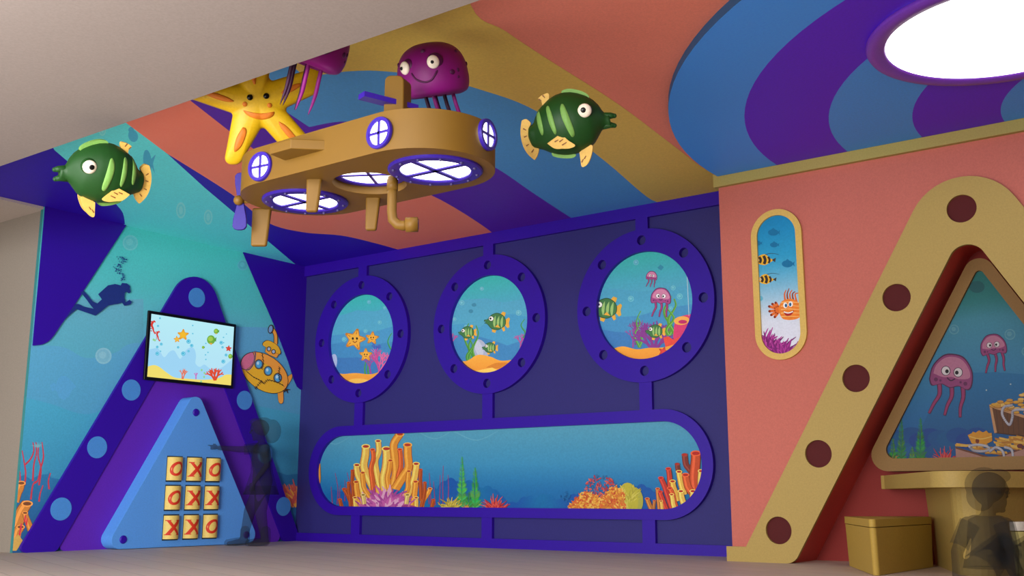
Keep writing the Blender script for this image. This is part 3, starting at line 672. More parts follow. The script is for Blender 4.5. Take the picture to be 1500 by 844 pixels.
a.add([(100, 110), (300, 128), (700, 128), (700, 900), (90, 900)], A_((34, 136, 160), (88, 160, 180), .5, 2.3))
a.add([(900, 130), (1100, 262), (1500, 270), (1500, 900), (900, 900)], A_((50, 140, 190), (84, 156, 190), .8, 2.2))
a.add(smooth_line([(100, 355), (300, 360), (420, 415), (560, 390), (700, 340), (1250, 400), (1500, 460)], 5)+[(1500, 1400), (60, 1400)], A_((28, 112, 152), (80, 152, 186), .3, 1.9))
a.add(smooth_line([(90, 600), (250, 640), (420, 690), (600, 640), (900, 620), (1200, 640), (1500, 700)], 5)+[(1500, 1400), (60, 1400)], A_((20, 104, 146), (56, 146, 176), .2, 1.3))
a.zoom(0, 591, 3.3333)
sk = [(60, 370), (120, 350), (150, 372), (190, 350), (235, 345), (240, 330), (250, 362), (330, 380), (700, 380), (1300, 380), (1340, 330), (1400, 350), (1500, 340)]
a.add(sk+[(1500, 900), (40, 900)], A_((14, 72, 122), (24, 106, 150), 0, .75))
for x, y, r in ((505, 405, 40), (640, 0, 0)):
    a.zoom(0, 400, 3.3333)
    if r: a.bubble(x, y, r, (118, 172, 188), (104, 164, 184)); a.bubble(1270, 480, 0.1, (128, 186, 204), (104, 174, 198))
a.zoom(0, 180, 3.3333)
a.bubble(636, 586, 38, (96, 178, 180), (82, 172, 176)); a.bubble(1185, 695, 26, (84, 170, 180), (72, 160, 172))
a.zoom(0, 400, 3.3333)                          # pale angel-fish shape
a.add([(245, 545), (262, 535), (272, 545), (285, 515), (300, 502), (325, 505), (350, 530), (372, 555), (350, 575), (335, 605), (312, 620), (290, 610), (278, 580), (268, 568), (258, 578), (248, 570), ], (70, 142, 184))
a.zoom(0, 591, 3.3333)
for pts in ([(120, 400), (125, 340), (118, 290), (108, 230)], [(122, 300), (150, 270), (165, 230), (160, 190)], [(160, 380), (165, 300), (178, 240), (175, 190)], [(190, 400), (200, 320), (186, 260), (188, 210)], [(200, 310), (212, 260), (205, 190)], [(240, 420), (236, 380), (246, 340)], [(90, 420), (98, 370), (96, 330)], [(150, 470), (160, 400), (178, 380)], [(165, 390), (185, 375), (200, 300)], [(190, 480), (196, 440), (210, 400)]):
    a.stroke(pts, 9, 5, (168, 44, 62))
a.tuft(185, 215, 36, [(110, 160, 170), (90, 150, 160)], rnd, 14, -1.2, 1.2, .08)
for tb in (((70, 480), (82, 440), (95, 415), (100, 400), (104, 390), 34), ((60, 640), (85, 580), (105, 530), (120, 505), (132, 490), 46), ((70, 700), (80, 650), (88, 620), (96, 612), (100, 604), 34), ((150, 620), (140, 590), (128, 560), (124, 545), (122, 535), 24)):
    a.tube(list(tb[:5]), tb[5]*1.3, tb[5], (186, 116, 42), (120, 60, 22), (110, 60, 26))
for x, y in ((100, 600), (128, 575), (120, 560), (95, 625)): a.stroke([(x, y+20), (x+4, y-14)], 9, 6, (196, 40, 60), 1)
a.add([(64, 660), (90, 640), (110, 670), (80, 720), (60, 720)], (190, 150, 70))
for x in (1400, 1420, 1436): a.tuft(x, 500, 130, [(214, 110, 60), (200, 80, 70), (226, 160, 60)], rnd, 30, -1.2, 1.2, .1)
o = a.build('printed_scene'); part_at(o, mu)
# purple shapes
a = Art(LW, .03, full); a.zoom(0, 180, 3.3333)
pl = [a.T(x, y) for x, y in [(205, 380), (605, 480), (612, 498), (400, 822)]]
a.zoom(0, 400, 3.3333); pl += [a.T(x, y) for x, y in smooth_line([(400, 92), (320, 212), (290, 255), (245, 320), (205, 348), (155, 356)], 4)]
pl = [(YE, H)]+pl[1:]
pl += [(YE, pl[-1][1])]
pr_ = [(px_ := LW.px(354, 371))]
pr2 = [LW.px(x, y) for x, y in [(354, 371), (372, 414), (400, 478), (420, 530), (428, 556), (433, 567), (438, 571)]]+[(YB, LW.px(438, 571)[1]), (YB, H), (LW.px(354, 371)[0], H)]
o = plate('purple_shape', LW, pl, PURPLE, None, off=.02, t=.003); part_at(o, mu)
o = plate('purple_shape', LW, pr2, PURPLE, None, off=.02, t=.003); part_at(o, mu)
# diver
a = Art(LW, .0235); a.zoom(0, 400, 3.3333)
a.add([(472, 105), (520, 62), (555, 55), (582, 62), (588, 50), (612, 52), (628, 66), (626, 78), (632, 92), (622, 102), (610, 92), (602, 100), (600, 125), (606, 145), (625, 132), (637, 142), (630, 155), (600, 162), (588, 145), (570, 152), (545, 155), (520, 160), (490, 185), (458, 210), (430, 200), (400, 190), (365, 178), (330, 208), (303, 234), (328, 200), (348, 172), (358, 154), (375, 152), (400, 165), (450, 176), (436, 160), (416, 132), (385, 95), (402, 90), (420, 108), (445, 140), (468, 150), (490, 130)], (32, 52, 128))
a.zoom(0, 180, 3.3333); rnd = random.Random(4)
for i in range(120):
    t = rnd.random(); x = 580+14*sin(t*9)+rnd.gauss(0, 4+9*t); y = 775-120*t; r = rnd.uniform(1.5, 3.2); a.ell(x, y, r, r, (32, 56, 130), n=6); a.k -= .9
o = a.build('diver_silhouette'); o['label'] = 'dark blue scuba diver silhouette with bubbles'; part_at(o, mu)
# yellow submarine print
a = Art(LW, .012, None, 1.3); a.zoom(330, 360, 3.25); INK = (60, 44, 30); Y1, Y2 = (232, 178, 44), (238, 160, 62)
def inked(pts, col, w=1.08):
    cx_ = sum(p[0] for p in pts)/len(pts); cy_ = sum(p[1] for p in pts)/len(pts)
    a.add([(cx_+(x-cx_)*w, cy_+(y-cy_)*w) for x, y in pts], INK); a.add(pts, col)
a.stroke([(236, 470), (236, 430), (226, 405), (212, 396)], 20, 20, INK); a.stroke([(236, 470), (236, 430), (226, 405), (214, 398)], 14, 14, Y2)
a.ell(213, 398, 14, 22, INK, .2); a.ell(212, 398, 9, 17, (120, 160, 200), .2)
inked(smooth_line([(262, 650), (300, 620), (314, 612), (312, 634), (290, 670), (280, 690)], 4), Y2); inked(smooth_line([(245, 690), (250, 740), (262, 752), (272, 740), (272, 690)], 4), Y2)
for an in (0, 1.2, 2.4, 3.6): a.stroke([(288, 686), (288+18*cos(an), 686+18*sin(an))], 7, 3, INK, 1)
body = circle(183, 605, 124, 40, 80, .62)
inked(body, Y2, 1.03); a.add(clip_convex(circle(172, 630, 116, 40, 66, .62), body), Y1)
nose = clip_convex(circle(100, 545, 30, 24, 46, .42), body); inked(nose, (206, 110, 140), 1.07)
a.stroke([(92, 592), (112, 588), (132, 560), (140, 520), (136, 503)], 8, 8, (170, 120, 130)); a.stroke([(92, 592), (112, 588), (132, 560), (140, 520), (136, 503)], 3, 3, INK)
inked([(186, 505), (192, 478), (215, 470), (245, 482), (256, 510), (240, 534), (205, 520)], Y2, 1.06)
inked(smooth_line([(178, 462), (200, 452), (240, 472), (258, 500), (255, 516), (232, 508), (196, 488), (176, 474), (178, 462)], 4)[:-1], Y1, 1.07)
for x, y in ((204, 492), (226, 505)): a.ell(x, y, 11, 12, INK); a.ell(x, y, 7, 8, (170, 190, 210))
for x, y in ((156, 565), (200, 597), (246, 630)):
    a.ell(x, y, 21, 24, INK); a.ell(x, y, 18, 21, (90, 110, 130)); a.ell(x, y, 14, 17, (80, 170, 216)); a.ell(x-4, y-5, 6, 8, (190, 226, 240))
for P in ([(172, 514), (178, 560), (170, 585)], [(100, 600), (130, 625), (160, 640), (180, 655), (200, 640), (240, 650), (272, 665)], [(140, 680), (160, 655), (172, 645)], [(255, 580), (252, 610), (256, 640)]):
    a.stroke(P, 3, 3, INK)
    for x, y in smooth_line(P, 3): a.stroke([(x-6, y-5), (x+5, y+6)], 2.5, 2.5, INK, 1)
o = a.build('submarine_print'); o['label'] = 'yellow cartoon submarine with pink nose'; part_at(o, mu)

# purple A-shaped frame on the left wall
VO, VI, AYL = 2.87, 2.25, 6.375
lf = thing('arch_frame', 'tall deep purple A-shaped wall frame with pale blue dots', 'wall frame', (XL, AYL, 0))
def trim_y(poly): return [(min(u, YB-.001), v) for u, v in poly]
sl = 1.79
outl = rounded([(AYL-VO/sl, 0), (AYL, VO), (AYL+VO/sl, 0), (AYL+VI/sl, 0), (AYL, VI), (AYL-VI/sl, 0)], [.045, .27, .045, .06, .12, .06], 12)
o = plate('frame', LW, trim_y(outl), PURPLE, None, off=.0245, t=.03); part_at(o, lf)
inl = rounded([(AYL-VI/sl-.0, 0), (AYL, VI), (AYL+VI/sl+.0, 0)], [.05, .2, .05], 10)
o = plate('inner_panel', LW, inl, MIDPURPLE, None, off=.0245, t=.012); o['label'] = 'violet triangular panel inside the purple A'; part_at(o, lf)
for y, z in ((6.38, 2.38), (5.125, .352), (5.421, .884), (5.722, 1.416), (7.034, 1.417), (7.334, .888), (7.613, .356)):
    o = plate('dot', LW, circle(y, z, .096, 36), DISC, None, off=.0547, t=.004); part_at(o, lf)

# wall screen
tv = thing('wall_screen', 'black framed wall screen showing a cartoon seabed, mounted on the purple A', 'screen', (XL+.07, 6.34, 1.52))
TP = Plane(0, XL+.095)
q4 = [(5.822, 1.527), (6.842, 1.515), (6.859, 2.168), (5.835, 2.171)]
q4 = [(5.822, 1.518), (6.850, 1.518), (6.850, 2.170), (5.822, 2.170)]
o = box('bezel', (XL+.072, 5.822, 1.518), (XL+.095, 6.850, 2.170), BLACK); bevel(o, .006, 2); part_at(o, tv)
o = box('bracket', (XL+.02, 6.1, 1.7), (XL+.074, 6.57, 2.0), BLACK); part_at(o, tv)
scr = [(5.852, 1.548), (6.820, 1.548), (6.820, 2.140), (5.852, 2.140)]
a = Art(TP, .0015, scr, .95); a.raw(); a.add(scr, lambda u, v: tuple(x+(y-x)*(v-1.54)/.6 for x, y in zip((182, 228, 250), (186, 240, 250))))
a.zoom(200, 440, 5.627); rnd = random.Random(9)
a.add(smooth_line([(60, 420), (130, 400), (180, 400), (225, 470), (270, 425), (310, 415), (345, 470), (365, 480), (400, 420), (440, 390), (475, 400), (490, 460), (485, 520), (520, 550), (560, 530), (610, 565), (690, 560), (760, 510), (830, 450)], 4)+[(830, 800), (60, 800)], (160, 216, 248))
a.add(smooth_line([(60, 560), (130, 535), (180, 545), (240, 590), (310, 635), (400, 645), (560, 655), (680, 640), (740, 612), (830, 620)], 4)+[(830, 800), (60, 800)], lambda u, v: (246, 226, 110))
for x, y, r, s_ in ((135, 215, 42, 0), (176, 290, 32, 0)):
    a.stroke([(x+2, y-r), (x-r*.25, y-r*.3), (x, y+r*.4), (x+r*.1, y+r*.9), (x+r*.4, y+r*1.5)], r*.5, r*.2, (222, 56, 40)); a.stroke([(x+r*.1, y-r*1.1), (x+r*.5, y-r*.8)], r*.35, r*.2, (222, 56, 40), 1)
    for k in range(5): a.add([(x-r*.3, y-r*1.1+k*r*.45), (x-r*.55, y-r*.9+k*r*.45), (x-r*.2, y-r*.75+k*r*.45)], (200, 40, 30))
    a.stroke([(x+r*.4, y+r*1.5), (x+r*.55, y+r*1.2), (x+r*.3, y+r*1.1)], r*.18, r*.1, (222, 56, 40))
a.star(383, 285, 52, .05, (246, 190, 40), (226, 140, 20), False); a.star(332, 322, 30, -.1, (246, 190, 60), (226, 140, 20), False); a.star(758, 398, 28, .1, (226, 70, 50), (190, 40, 30), False)
for x, y, r in ((428, 340, 18), (454, 374, 14), (428, 420, 10), (384, 440, 18), (342, 388, 10), (170, 440, 16), (170, 385, 11), (203, 362, 12), (197, 420, 6), (176, 212, 9), (697, 350, 15), (708, 388, 10), (737, 452, 12), (714, 505, 16), (716, 306, 6), (740, 278, 5), (462, 208, 6), (462, 275, 6), (192, 148, 8), (570, 356, 6), (588, 430, 6), (567, 450, 6), (570, 488, 6), (718, 350, 5)):
    a.bubble(x, y, r, (70, 180, 216), (130, 216, 240))
for x, y, r in ((613, 326, 34), (655, 256, 20), (548, 388, 11), (772, 462, 18)):
    a.ell(x, y, r, r*1.1, (110, 176, 60)); a.ell(x-r*.15, y-r*.2, r*.6, r*.6, (160, 204, 80)); a.add([(x+r*.6, y), (x+r*1.3, y-r*.7), (x+r*1.2, y+r*.5)], (90, 160, 60)); a.add([(x-r*.5, y+r*.7), (x, y+r*1.3), (x+r*.4, y+r*.8)], (230, 170, 60))
for x, y, an in ((375, 650, 0), (380, 650, .35)): a.branch(x, y, an, 36, 12, 2, (232, 120, 90), rnd, .4)
a.branch(488, 650, 0, 26, 11, 2, (206, 110, 190), rnd, .6)
for an in (-.6, -.1, .5): a.branch(645, 660, an, 44, 20, 2, (226, 74, 40), rnd, .5)
for x, y in ((535, 576), (558, 600), (555, 632), (530, 670), (150, 330), (138, 325)): a.ell(x, y, 8, 10, (150, 214, 150), n=10)
o = a.build('display', None, SCREEN); part_at(o, tv)

# noughts-and-crosses board
BT = .20; BPn = Plane(0, XL+BT); BYC = 6.335
gb = thing('game_board', 'light blue triangular noughts-and-crosses board standing against the left wall', 'game board', (XL, BYC, 0))
tb_ = rounded([(BYC-.86, .004), (BYC, 1.475), (BYC+.86, .004)], [.085, .085, .085], 10)
slot_shade = {}
o = plate('body', LW, tb_, BLUE, None, off=.037, t=BT-.037); part_at(o, gb); bevel(o, .008, 2)
for y, z in ((BYC+.005, 1.243), (BYC-.685, .085), (BYC+.685, .088)):
    bm = bmesh.new(); bm_tube(bm, [(XL+BT-.01, y, z), (XL+BT+.004, y, z), (XL+BT+.012, y, z)], [.036, .036, .028], 24); o = from_bm('bolt', bm, PURPLE, None); part_at(o, gb)
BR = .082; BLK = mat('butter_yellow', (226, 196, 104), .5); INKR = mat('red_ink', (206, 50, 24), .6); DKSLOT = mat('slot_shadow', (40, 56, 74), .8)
rows = [(.603, .815, 'OXO'), (.340, .552, 'OXX'), (.076, .285, 'XXO')]
ys = [6.135, 6.355, 6.575]
def letter_quads(ch):
    out = []
    if ch == 'O':
        N = 28
        for i in range(N):
            q = []
            for k, (rx, rz) in ((i, (.052, .066)), (i+1, (.052, .066)), (i+1, (.027, .043)), (i, (.027, .043))):
                t = 2*pi*k/N; q.append((rx*cos(t)+.010*sin(t), rz*sin(t)))
            out.append(q)
    else:
        for d, w in ((1, .016), (-1, .013)):
            P = [(d*-.042*(1-2*k/8)+.004*0, -.064*(1-2*k/8)) for k in range(9)]
            for (x0, z0), (x1, z1) in zip(P, P[1:]): out.append([(x0-w, z0), (x0+w, z0), (x1+w, z1), (x1-w, z1)])
            for s in (-1, 1): out.append([(d*.042*s-w*1.6, .064*s-.006), (d*.042*s+w*1.6, .064*s-.006), (d*.042*s+w*1.6, .064*s+.002), (d*.042*s-w*1.6, .064*s+.002)])
    return out
for r_, (z0, z1, word) in enumerate(rows):
    for c_, ch in enumerate(word):
        y = ys[c_]-.0; zc = (z0+z1)/2
        o = plate('slot_shade', BPn, [(y-BR-.004, z0-.014), (y+BR+.004, z0-.014), (y+BR+.004, z1+.012), (y-BR-.004, z1+.012)], DKSLOT, None, off=.0003, t=.001); part_at(o, gb)  # dark plate painted as the shade in the gap round each block
        bm = bmesh.new(); cx_ = XL+BT-.015
        bm_tube(bm, [(cx_, y, z0), (cx_, y, z1)], BR, 40)
        for q in letter_quads(ch):
            lerp = lambda a_, b_, t: (a_[0]+(b_[0]-a_[0])*t, a_[1]+(b_[1]-a_[1])*t)
            for i in range(4):
                vs = []
                for u, w in (lerp(q[0], q[1], i/4), lerp(q[0], q[1], (i+1)/4), lerp(q[3], q[2], (i+1)/4), lerp(q[3], q[2], i/4)):
                    an = u*1.3/BR-.15; vs.append(bm.verts.new((cx_+(BR+.0014)*cos(an), y+(BR+.0014)*sin(an), zc+w)))
                f = bm.faces.new(vs); f.material_index = 1
        me = bpy.data.meshes.new('block'); bm.normal_update(); bm.to_mesh(me); bm.free()
        o = link('block', me, [BLK, INKR]); part_at(o, gb)
        o['label'] = 'yellow turning block with a red %s' % ('nought' if ch == 'O' else 'cross')

# ================================================================== hanging sea creatures and submarine
def view_frame(x, y, d, roll=0, turn=0, nod=0):
    """a hanging thing at pixel ray x,y and distance d, upright, its face (-Y local) turned to the room's front"""
    p = at_depth(x, y, d); v = (p-EYEP); az = atan2(v.y, v.x)-pi/2
    return p, Matrix.Rotation(az, 4, 'Z')@Matrix.Rotation(nod, 4, 'X')@Matrix.Rotation(roll, 4, 'Y')@Matrix.Rotation(turn, 4, 'Z')
def place(o, p, M): o.matrix_world = Matrix.Translation(p)@M; o.location, o.rotation_euler = p, M.to_euler()

# ---- striped fish (nose towards +X, flat side towards -Y)
FG = mat('fish_green', (19, 64, 19), .5); FL = mat('fish_leaf_green', (112, 158, 76), .55); FY = mat('fin_yellow', (210, 170, 84), .55); FB = mat('fin_brown', (120, 72, 36), .6)
WHT = mat('eye_white', (238, 226, 206), .35); PUP = mat('eye_black', (6, 6, 6), .3)
def fish_root(name, label, group):
    root = thing(name, label, 'fish decoration', (0, 0, 0), group)
    S = .50/740                                # metres per traced unit
    th = radians(15); cx, cy = 530, 415
    def tr(x, y):
        a, b = x-cx, -(y-cy); return ((a*cos(th)+b*sin(th))*S, (-a*sin(th)+b*cos(th))*S)
    outline = [(195, 475), (215, 452), (240, 430), (252, 380), (270, 330), (300, 290), (345, 240), (400, 202), (455, 180), (510, 174), (570, 180), (630, 196), (690, 226), (740, 268), (765, 305), (790, 325), (840, 322), (868, 320), (876, 338), (862, 358), (848, 368), (868, 392), (884, 404), (876, 424), (840, 426), (800, 430), (775, 455), (752, 505), (725, 560), (690, 590), (640, 625), (580, 648), (520, 660), (450, 660), (390, 648), (330, 628), (290, 622), (255, 618), (228, 590), (205, 540)]
    P = [tr(*p) for p in outline]
    def span(x):
        zs = []
        for i in range(len(P)):
            (x1, z1), (x2, z2) = P[i-1], P[i]
            if (x1 > x) != (x2 > x): zs.append(z1+(z2-z1)*(x-x1)/(x2-x1))
        return (min(zs), max(zs)) if len(zs) > 1 else (0, 0)
    x0, x1 = min(p[0] for p in P)+.002, max(p[0] for p in P)-.035
    def half(x):
        a, b = span(x); t = (x-x0)/(x1-x0); return .40*(b-a)*(1 if t < .8 else 1-.15*(t-.8)/.2)
    def surf(x, z):
        a, b = span(x); c, h = (a+b)/2, max(1e-4, (b-a)/2); k = 1-((z-c)/h)**2; return half(x)*sqrt(max(.0, k))
    bm = bmesh.new(); rings = []; N = 40
    for i in range(N+1):
        x = x0+(x1-x0)*(i/N); a, b = span(x); c, h = (a+b)/2, (b-a)/2; w = half(x)
        if i == 0: h *= .93; w *= .9
        rings.append([(x, w*sin(2*pi*k/28), c+h*cos(2*pi*k/28)) for k in range(28)])
    bm_loft(bm, rings)
    up_, lo_ = tr(800, 342), tr(800, 410); ue, le = tr(870, 338), tr(876, 412)
    bm_tube(bm, [(up_[0]-.03, 0, up_[1]), ((up_[0]+ue[0])/2, 0, (up_[1]+ue[1])/2), (ue[0]-.005, 0, ue[1])], [.024, .017, .012], 14)
    bm_tube(bm, [(lo_[0]-.03, 0, lo_[1]), ((lo_[0]+le[0])/2, 0, (lo_[1]+le[1])/2), (le[0]-.005, 0, le[1])], [.024, .016, .012], 14)
    bm_ball(bm, (ue[0]-.006, 0, ue[1]), .0125, 12, 8); bm_ball(bm, (le[0]-.006, 0, le[1]), .0125, 12, 8)
    from_bm('body', bm, FG, root, True)
    ex, ez = tr(638, 315)
    for s in (-1, 1):
        y = surf(ex, ez); b2 = bmesh.new(); bm_ball(b2, (ex, s*(y-.012), ez), (.042, .036, .042), 20, 14)
        from_bm('eyelid', b2, FG, root, True)
        b2 = bmesh.new(); bm_ball(b2, (ex+.001, s*(y+.006), ez-.001), (.036, .023, .036), 24, 16)
        e = from_bm('eye', b2, WHT, root, True)
        b2 = bmesh.new(); bm_ball(b2, (ex-.004, s*(y+.0275), ez+.002), (.014, .004, .014), 16, 10); from_bm('pupil', b2, PUP, e, True)
        for leaf in (((460, 275), (480, 280), (520, 350), (565, 450), (577, 495), (570, 515), (550, 512), (505, 440), (470, 370), (455, 310)), ((350, 293), (368, 300), (405, 380), (436, 470), (436, 500), (420, 500), (380, 430), (352, 350), (343, 310)), ((275, 318), (292, 345), (320, 420), (335, 480), (333, 512), (318, 512), (288, 450), (272, 390), (267, 345))):
            pts = [tr(*p) for p in smooth_line(list(leaf)+[leaf[0]], 3)[:-1]]; cxx = sum(p[0] for p in pts)/len(pts); czz = sum(p[1] for p in pts)/len(pts)
            b2 = bmesh.new(); rr = []
            for k in (1, .75, .5, .25):
                rr.append([b2.verts.new((cxx+(x-cxx)*k, s*(surf(cxx+(x-cxx)*k, czz+(z-czz)*k)+.0025+.004*(1-k*k)), czz+(z-czz)*k)) for x, z in pts])
            c0 = b2.verts.new((cxx, s*(surf(cxx, czz)+.0065), czz)); n = len(pts)
            for a_, b_ in zip(rr, rr[1:]):
                for k in range(n): b2.faces.new((a_[k], a_[(k+1) % n], b_[(k+1) % n], b_[k]))
            for k in range(n): b2.faces.new((rr[-1][k], rr[-1][(k+1) % n], c0))
            base = [b2.verts.new((x, s*(surf(x, z)-.004), z)) for x, z in pts]
            for k in range(n): b2.faces.new((base[k], base[(k+1) % n], rr[0][(k+1) % n], rr[0][k]))
            from_bm('stripe', b2, FL, root, True)
    def fin(name, pts, y0, thick, m, marks=(), lean=0, s=0):
        """flat fin; y0 centre offset, lean tilts the lower rim outward"""
        q = [tr(*p) for p in smooth_line(list(pts)+[pts[0]], 4)[:-1]]; zt = max(z for x, z in q)
        Y = lambda z: y0+lean*(zt-z)
        b2 = bmesh.new(); A_ = [b2.verts.new((x, Y(z)-thick/2, z)) for x, z in q]; B_ = [b2.verts.new((x, Y(z)+thick/2, z)) for x, z in q]; n = len(q)
        for t in tess([q]): b2.faces.new([A_[i] for i in t]); b2.faces.new([B_[i] for i in t])
        for k in range(n): b2.faces.new((A_[k], A_[(k+1) % n], B_[(k+1) % n], B_[k]))
        for (ax, ay), (bx, by) in marks:
            p, r = Vector(tr(ax, ay)), Vector(tr(bx, by)); d = (r-p).normalized()*.0; nn = Vector((-(r-p).y, (r-p).x)).normalized()*.0035
            for sd in (-1, 1):
                b2.faces.new([b2.verts.new((v.x, Y(v.y)+sd*(thick/2+.0015), v.y)) for v in (p+nn, r+nn*.6, r-nn*.6, p-nn)]).material_index = 1
        o = from_bm(name, b2, [m, FB], root); return o
    fin('tail_fin', [(150, 412), (172, 400), (192, 402), (222, 432), (205, 480), (225, 560), (268, 610), (295, 622), (288, 670), (276, 696), (262, 706), (205, 660), (165, 590), (145, 500)], 0, .03, FY, [((165, 472), (190, 484)), ((175, 538), (198, 526)), ((196, 604), (216, 590)), ((242, 652), (256, 626))])
    fin('rear_fin', [(268, 236), (300, 208), (345, 194), (350, 240), (310, 300), (296, 262)], 0, .022, FY, [((274, 240), (296, 256)), ((300, 210), (322, 230))])
    fin('dorsal_fin', [(445, 188), (452, 168), (500, 152), (570, 158), (630, 178), (660, 205), (648, 240), (560, 220), (480, 210)], 0, .03, FL)
    fin('belly_fin', [(395, 640), (410, 672), (480, 684), (560, 678), (584, 650), (500, 640)], 0, .03, FL)
    for s in (-1, 1):
        x, z = tr(470, 560)
        fin('pectoral_fin', [(372, 577), (420, 538), (472, 506), (530, 545), (586, 580), (548, 604), (490, 610), (432, 612)], s*(surf(x, z)+.004), .012, FY, [((428, 562), (456, 545)), ((464, 560), (492, 538)), ((486, 584), (520, 560))], s*.15)
        fin('pelvic_fin', [(614, 632), (650, 598), (690, 572), (712, 580), (708, 640), (690, 700), (662, 736), (638, 738), (626, 690)], s*.03, .014, FY, [((655, 680), (666, 655)), ((636, 708), (648, 680))], s*.1)
    return root
f1 = fish_root('hanging_fish', 'green striped hanging fish facing right, in front of the blue ceiling band', 'hanging striped fish')
p, M = view_frame(836, 181, 5.5, radians(-11), radians(-4), radians(18)); place(f1, p, M)
f2 = copy_tree(f1); f2['label'] = 'green striped hanging fish facing left, in front of the turquoise ceiling patch'
p, M = view_frame(147, 253, 5.6, radians(3), pi+radians(16), radians(27)); place(f2, p, M)

# ---- jellyfish (face towards -Y)
JP = mat('jelly_purple', (120, 10, 104), .5, .08); JD = mat('jelly_dark', (70, 6, 60), .5); JT = mat('jelly_tentacle_dark', (48, 6, 44), .5)
def jelly_root():
    root = thing('hanging_jellyfish', '', 'jellyfish decoration', (0, 0, 0), 'hanging purple jellyfish')
    R = .186; hb = .272
    prof = [(.135, -.135), (.172, -.118), (.186, -.075), (.186, -.03), (.180, .02), (.162, .07), (.130, .108), (.085, .132), (.04, .141), (.004, .143)]
    pr = smooth_line(prof, 4)
    def rad(z):
        for (r0, z0), (r1, z1) in zip(pr, pr[1:]):
            if z0 <= z <= z1 or z1 <= z <= z0: return r0+(r1-r0)*(z-z0)/((z1-z0) or 1)
        return .13
    surf = lambda x, z: sqrt(max(0, rad(z)**2-x*x))
    bm = bmesh.new(); n = 40
    inner = [(.004, -.10), (.08, -.104), (.125, -.125)]
    bm_loft(bm, [[(r*cos(2*pi*k/n), r*sin(2*pi*k/n), z) for k in range(n)] for r, z in inner+pr])
    from_bm('bell', bm, JP, root, True)
    for ex, ez in ((-.142, .022), (-.003, .032)):
        y = -surf(ex, ez); nrm = Vector((ex, y, 0)).normalized(); c = Vector((ex, y, ez)); rot = Matrix.Rotation(atan2(nrm.y, nrm.x)+pi/2, 3, 'Z')
        b2 = bmesh.new(); bm_ball(b2, c-nrm*.008+Vector((.010, 0, .004)), (.042, .02, .042), 20, 12, rot); from_bm('eye_socket', b2, JD, root, True)
        b2 = bmesh.new(); bm_ball(b2, c+nrm*.004, (.032, .018, .034), 20, 14, rot); e = from_bm('eye', b2, WHT, root, True)
        b2 = bmesh.new(); bm_ball(b2, c+nrm*.021+Vector((-.006, 0, -.001)), (.009, .004, .009), 14, 8, rot); from_bm('pupil', b2, PUP, e, True)
    pts = []
    for x, z in smooth_line([(-.118, -.008), (-.10, -.042), (-.062, -.062), (-.022, -.054), (.012, -.012), (.008, -.004)][:5], 5): pts.append((x, -surf(x, z)-.001, z))
    b2 = bmesh.new(); bm_tube(b2, pts, [.002]+[.005]*(len(pts)-2)+[.003], 10); from_bm('mouth', b2, JD, root, True)
    for x, z, r in ((-.045, .092, .013), (.128, .076, .012), (.088, -.028, .014), (.122, -.02, .010), (.118, -.055, .008), (.183, .01, .012), (-.183, .045, .012)):
        x = max(-.99*rad(z), min(.99*rad(z), x)); y = -surf(x, z); nrm = Vector((x, y, 0)).normalized(); rot = Matrix.Rotation(atan2(nrm.y, nrm.x)+pi/2, 3, 'Z')
        b2 = bmesh.new(); bm_ball(b2, (x, y, z), (r, r*.45, r), 14, 8, rot); from_bm('spot', b2, JD, root, True)
    for i, (x, y, m) in enumerate(((-.055, .03, JT), (-.02, -.06, JP), (.045, .05, JT), (.085, -.02, JP), (.0, .09, JT))):
        b2 = bmesh.new(); bm_tube(b2, smoothcurve3([(x, y, -.09), (x+.012, y, -.18), (x+.03, y+.01, -.27), (x+.034, y+.02, -.36)], 5), [.0085]*3+[.0105]*6+[.010, .009, .008, .007, .005, .003, .001], 10)
        from_bm('tentacle', b2, m, root, True)
    return root
j1 = jelly_root(); j1['label'] = 'purple smiling hanging jellyfish right behind the hanging submarine'
p, M = view_frame(633, 103, 5.5, radians(-9), radians(4), radians(20)); place(j1, p, M)
j2 = copy_tree(j1); j2['label'] = 'purple hanging jellyfish half cut off by the grey soffit, beside the starfish'
p, M = view_frame(459, 56, 5.16, radians(17), radians(34), radians(20)); place(j2, p, M)

# ---- starfish
SY = mat('starfish_yellow', (196, 156, 14), .45); SO = mat('starfish_orange', (190, 104, 20), .55)
sp = at_depth(378, 150, 5.72)
st = thing('hanging_starfish', 'large yellow smiling hanging starfish with orange grooves under the soffit', 'starfish decoration', (0, 0, 0))
k_ = 5.72/F
sc = lambda x, y: ((x-378)*k_*0.985, -(y-150)*k_*1.01)
pol = rounded([sc(*p) for p in ((343, 60), (398, 56), (391, 120), (440, 100), (466, 88), (466, 128), (416, 156), (482, 222), (454, 248), (386, 183), (356, 242), (333, 243), (343, 169), (268, 150), (262, 130), (349, 126))], [.05, .05, .02, .02, .05, .06, .02, .06, .06, .02, .05, .05, .02, .05, .04, .02], 6)
ths = [atan2(z, x) for x, z in pol]
def srad(t):
    best = .1
    d = Vector((cos(t), sin(t)))
    for i in range(len(pol)):
        a_, b_ = Vector(pol[i-1]), Vector(pol[i]); e_ = b_-a_; den = d.x*e_.y-d.y*e_.x
        if abs(den) < 1e-9: continue
        u = (a_.x*e_.y-a_.y*e_.x)/den; w = (a_.x*d.y-a_.y*d.x)/den
        if u > 0 and -1e-6 <= w <= 1+1e-6: best = max(best if best != .1 else 0, u)
    return best
def sh(x, z):
    r = hypot(x, z); s = min(1, r/srad(atan2(z, x))); return .05*sqrt(max(0, 1-s**2.6))
bm = bmesh.new(); rings = []
for s in (1, .985, .95, .9, .8, .68, .55, .42, .3, .18, .08):
    rings.append([bm.verts.new((x*s, -.012-.05*sqrt(max(0, 1-s**2.6)), z*s)) for x, z in pol])
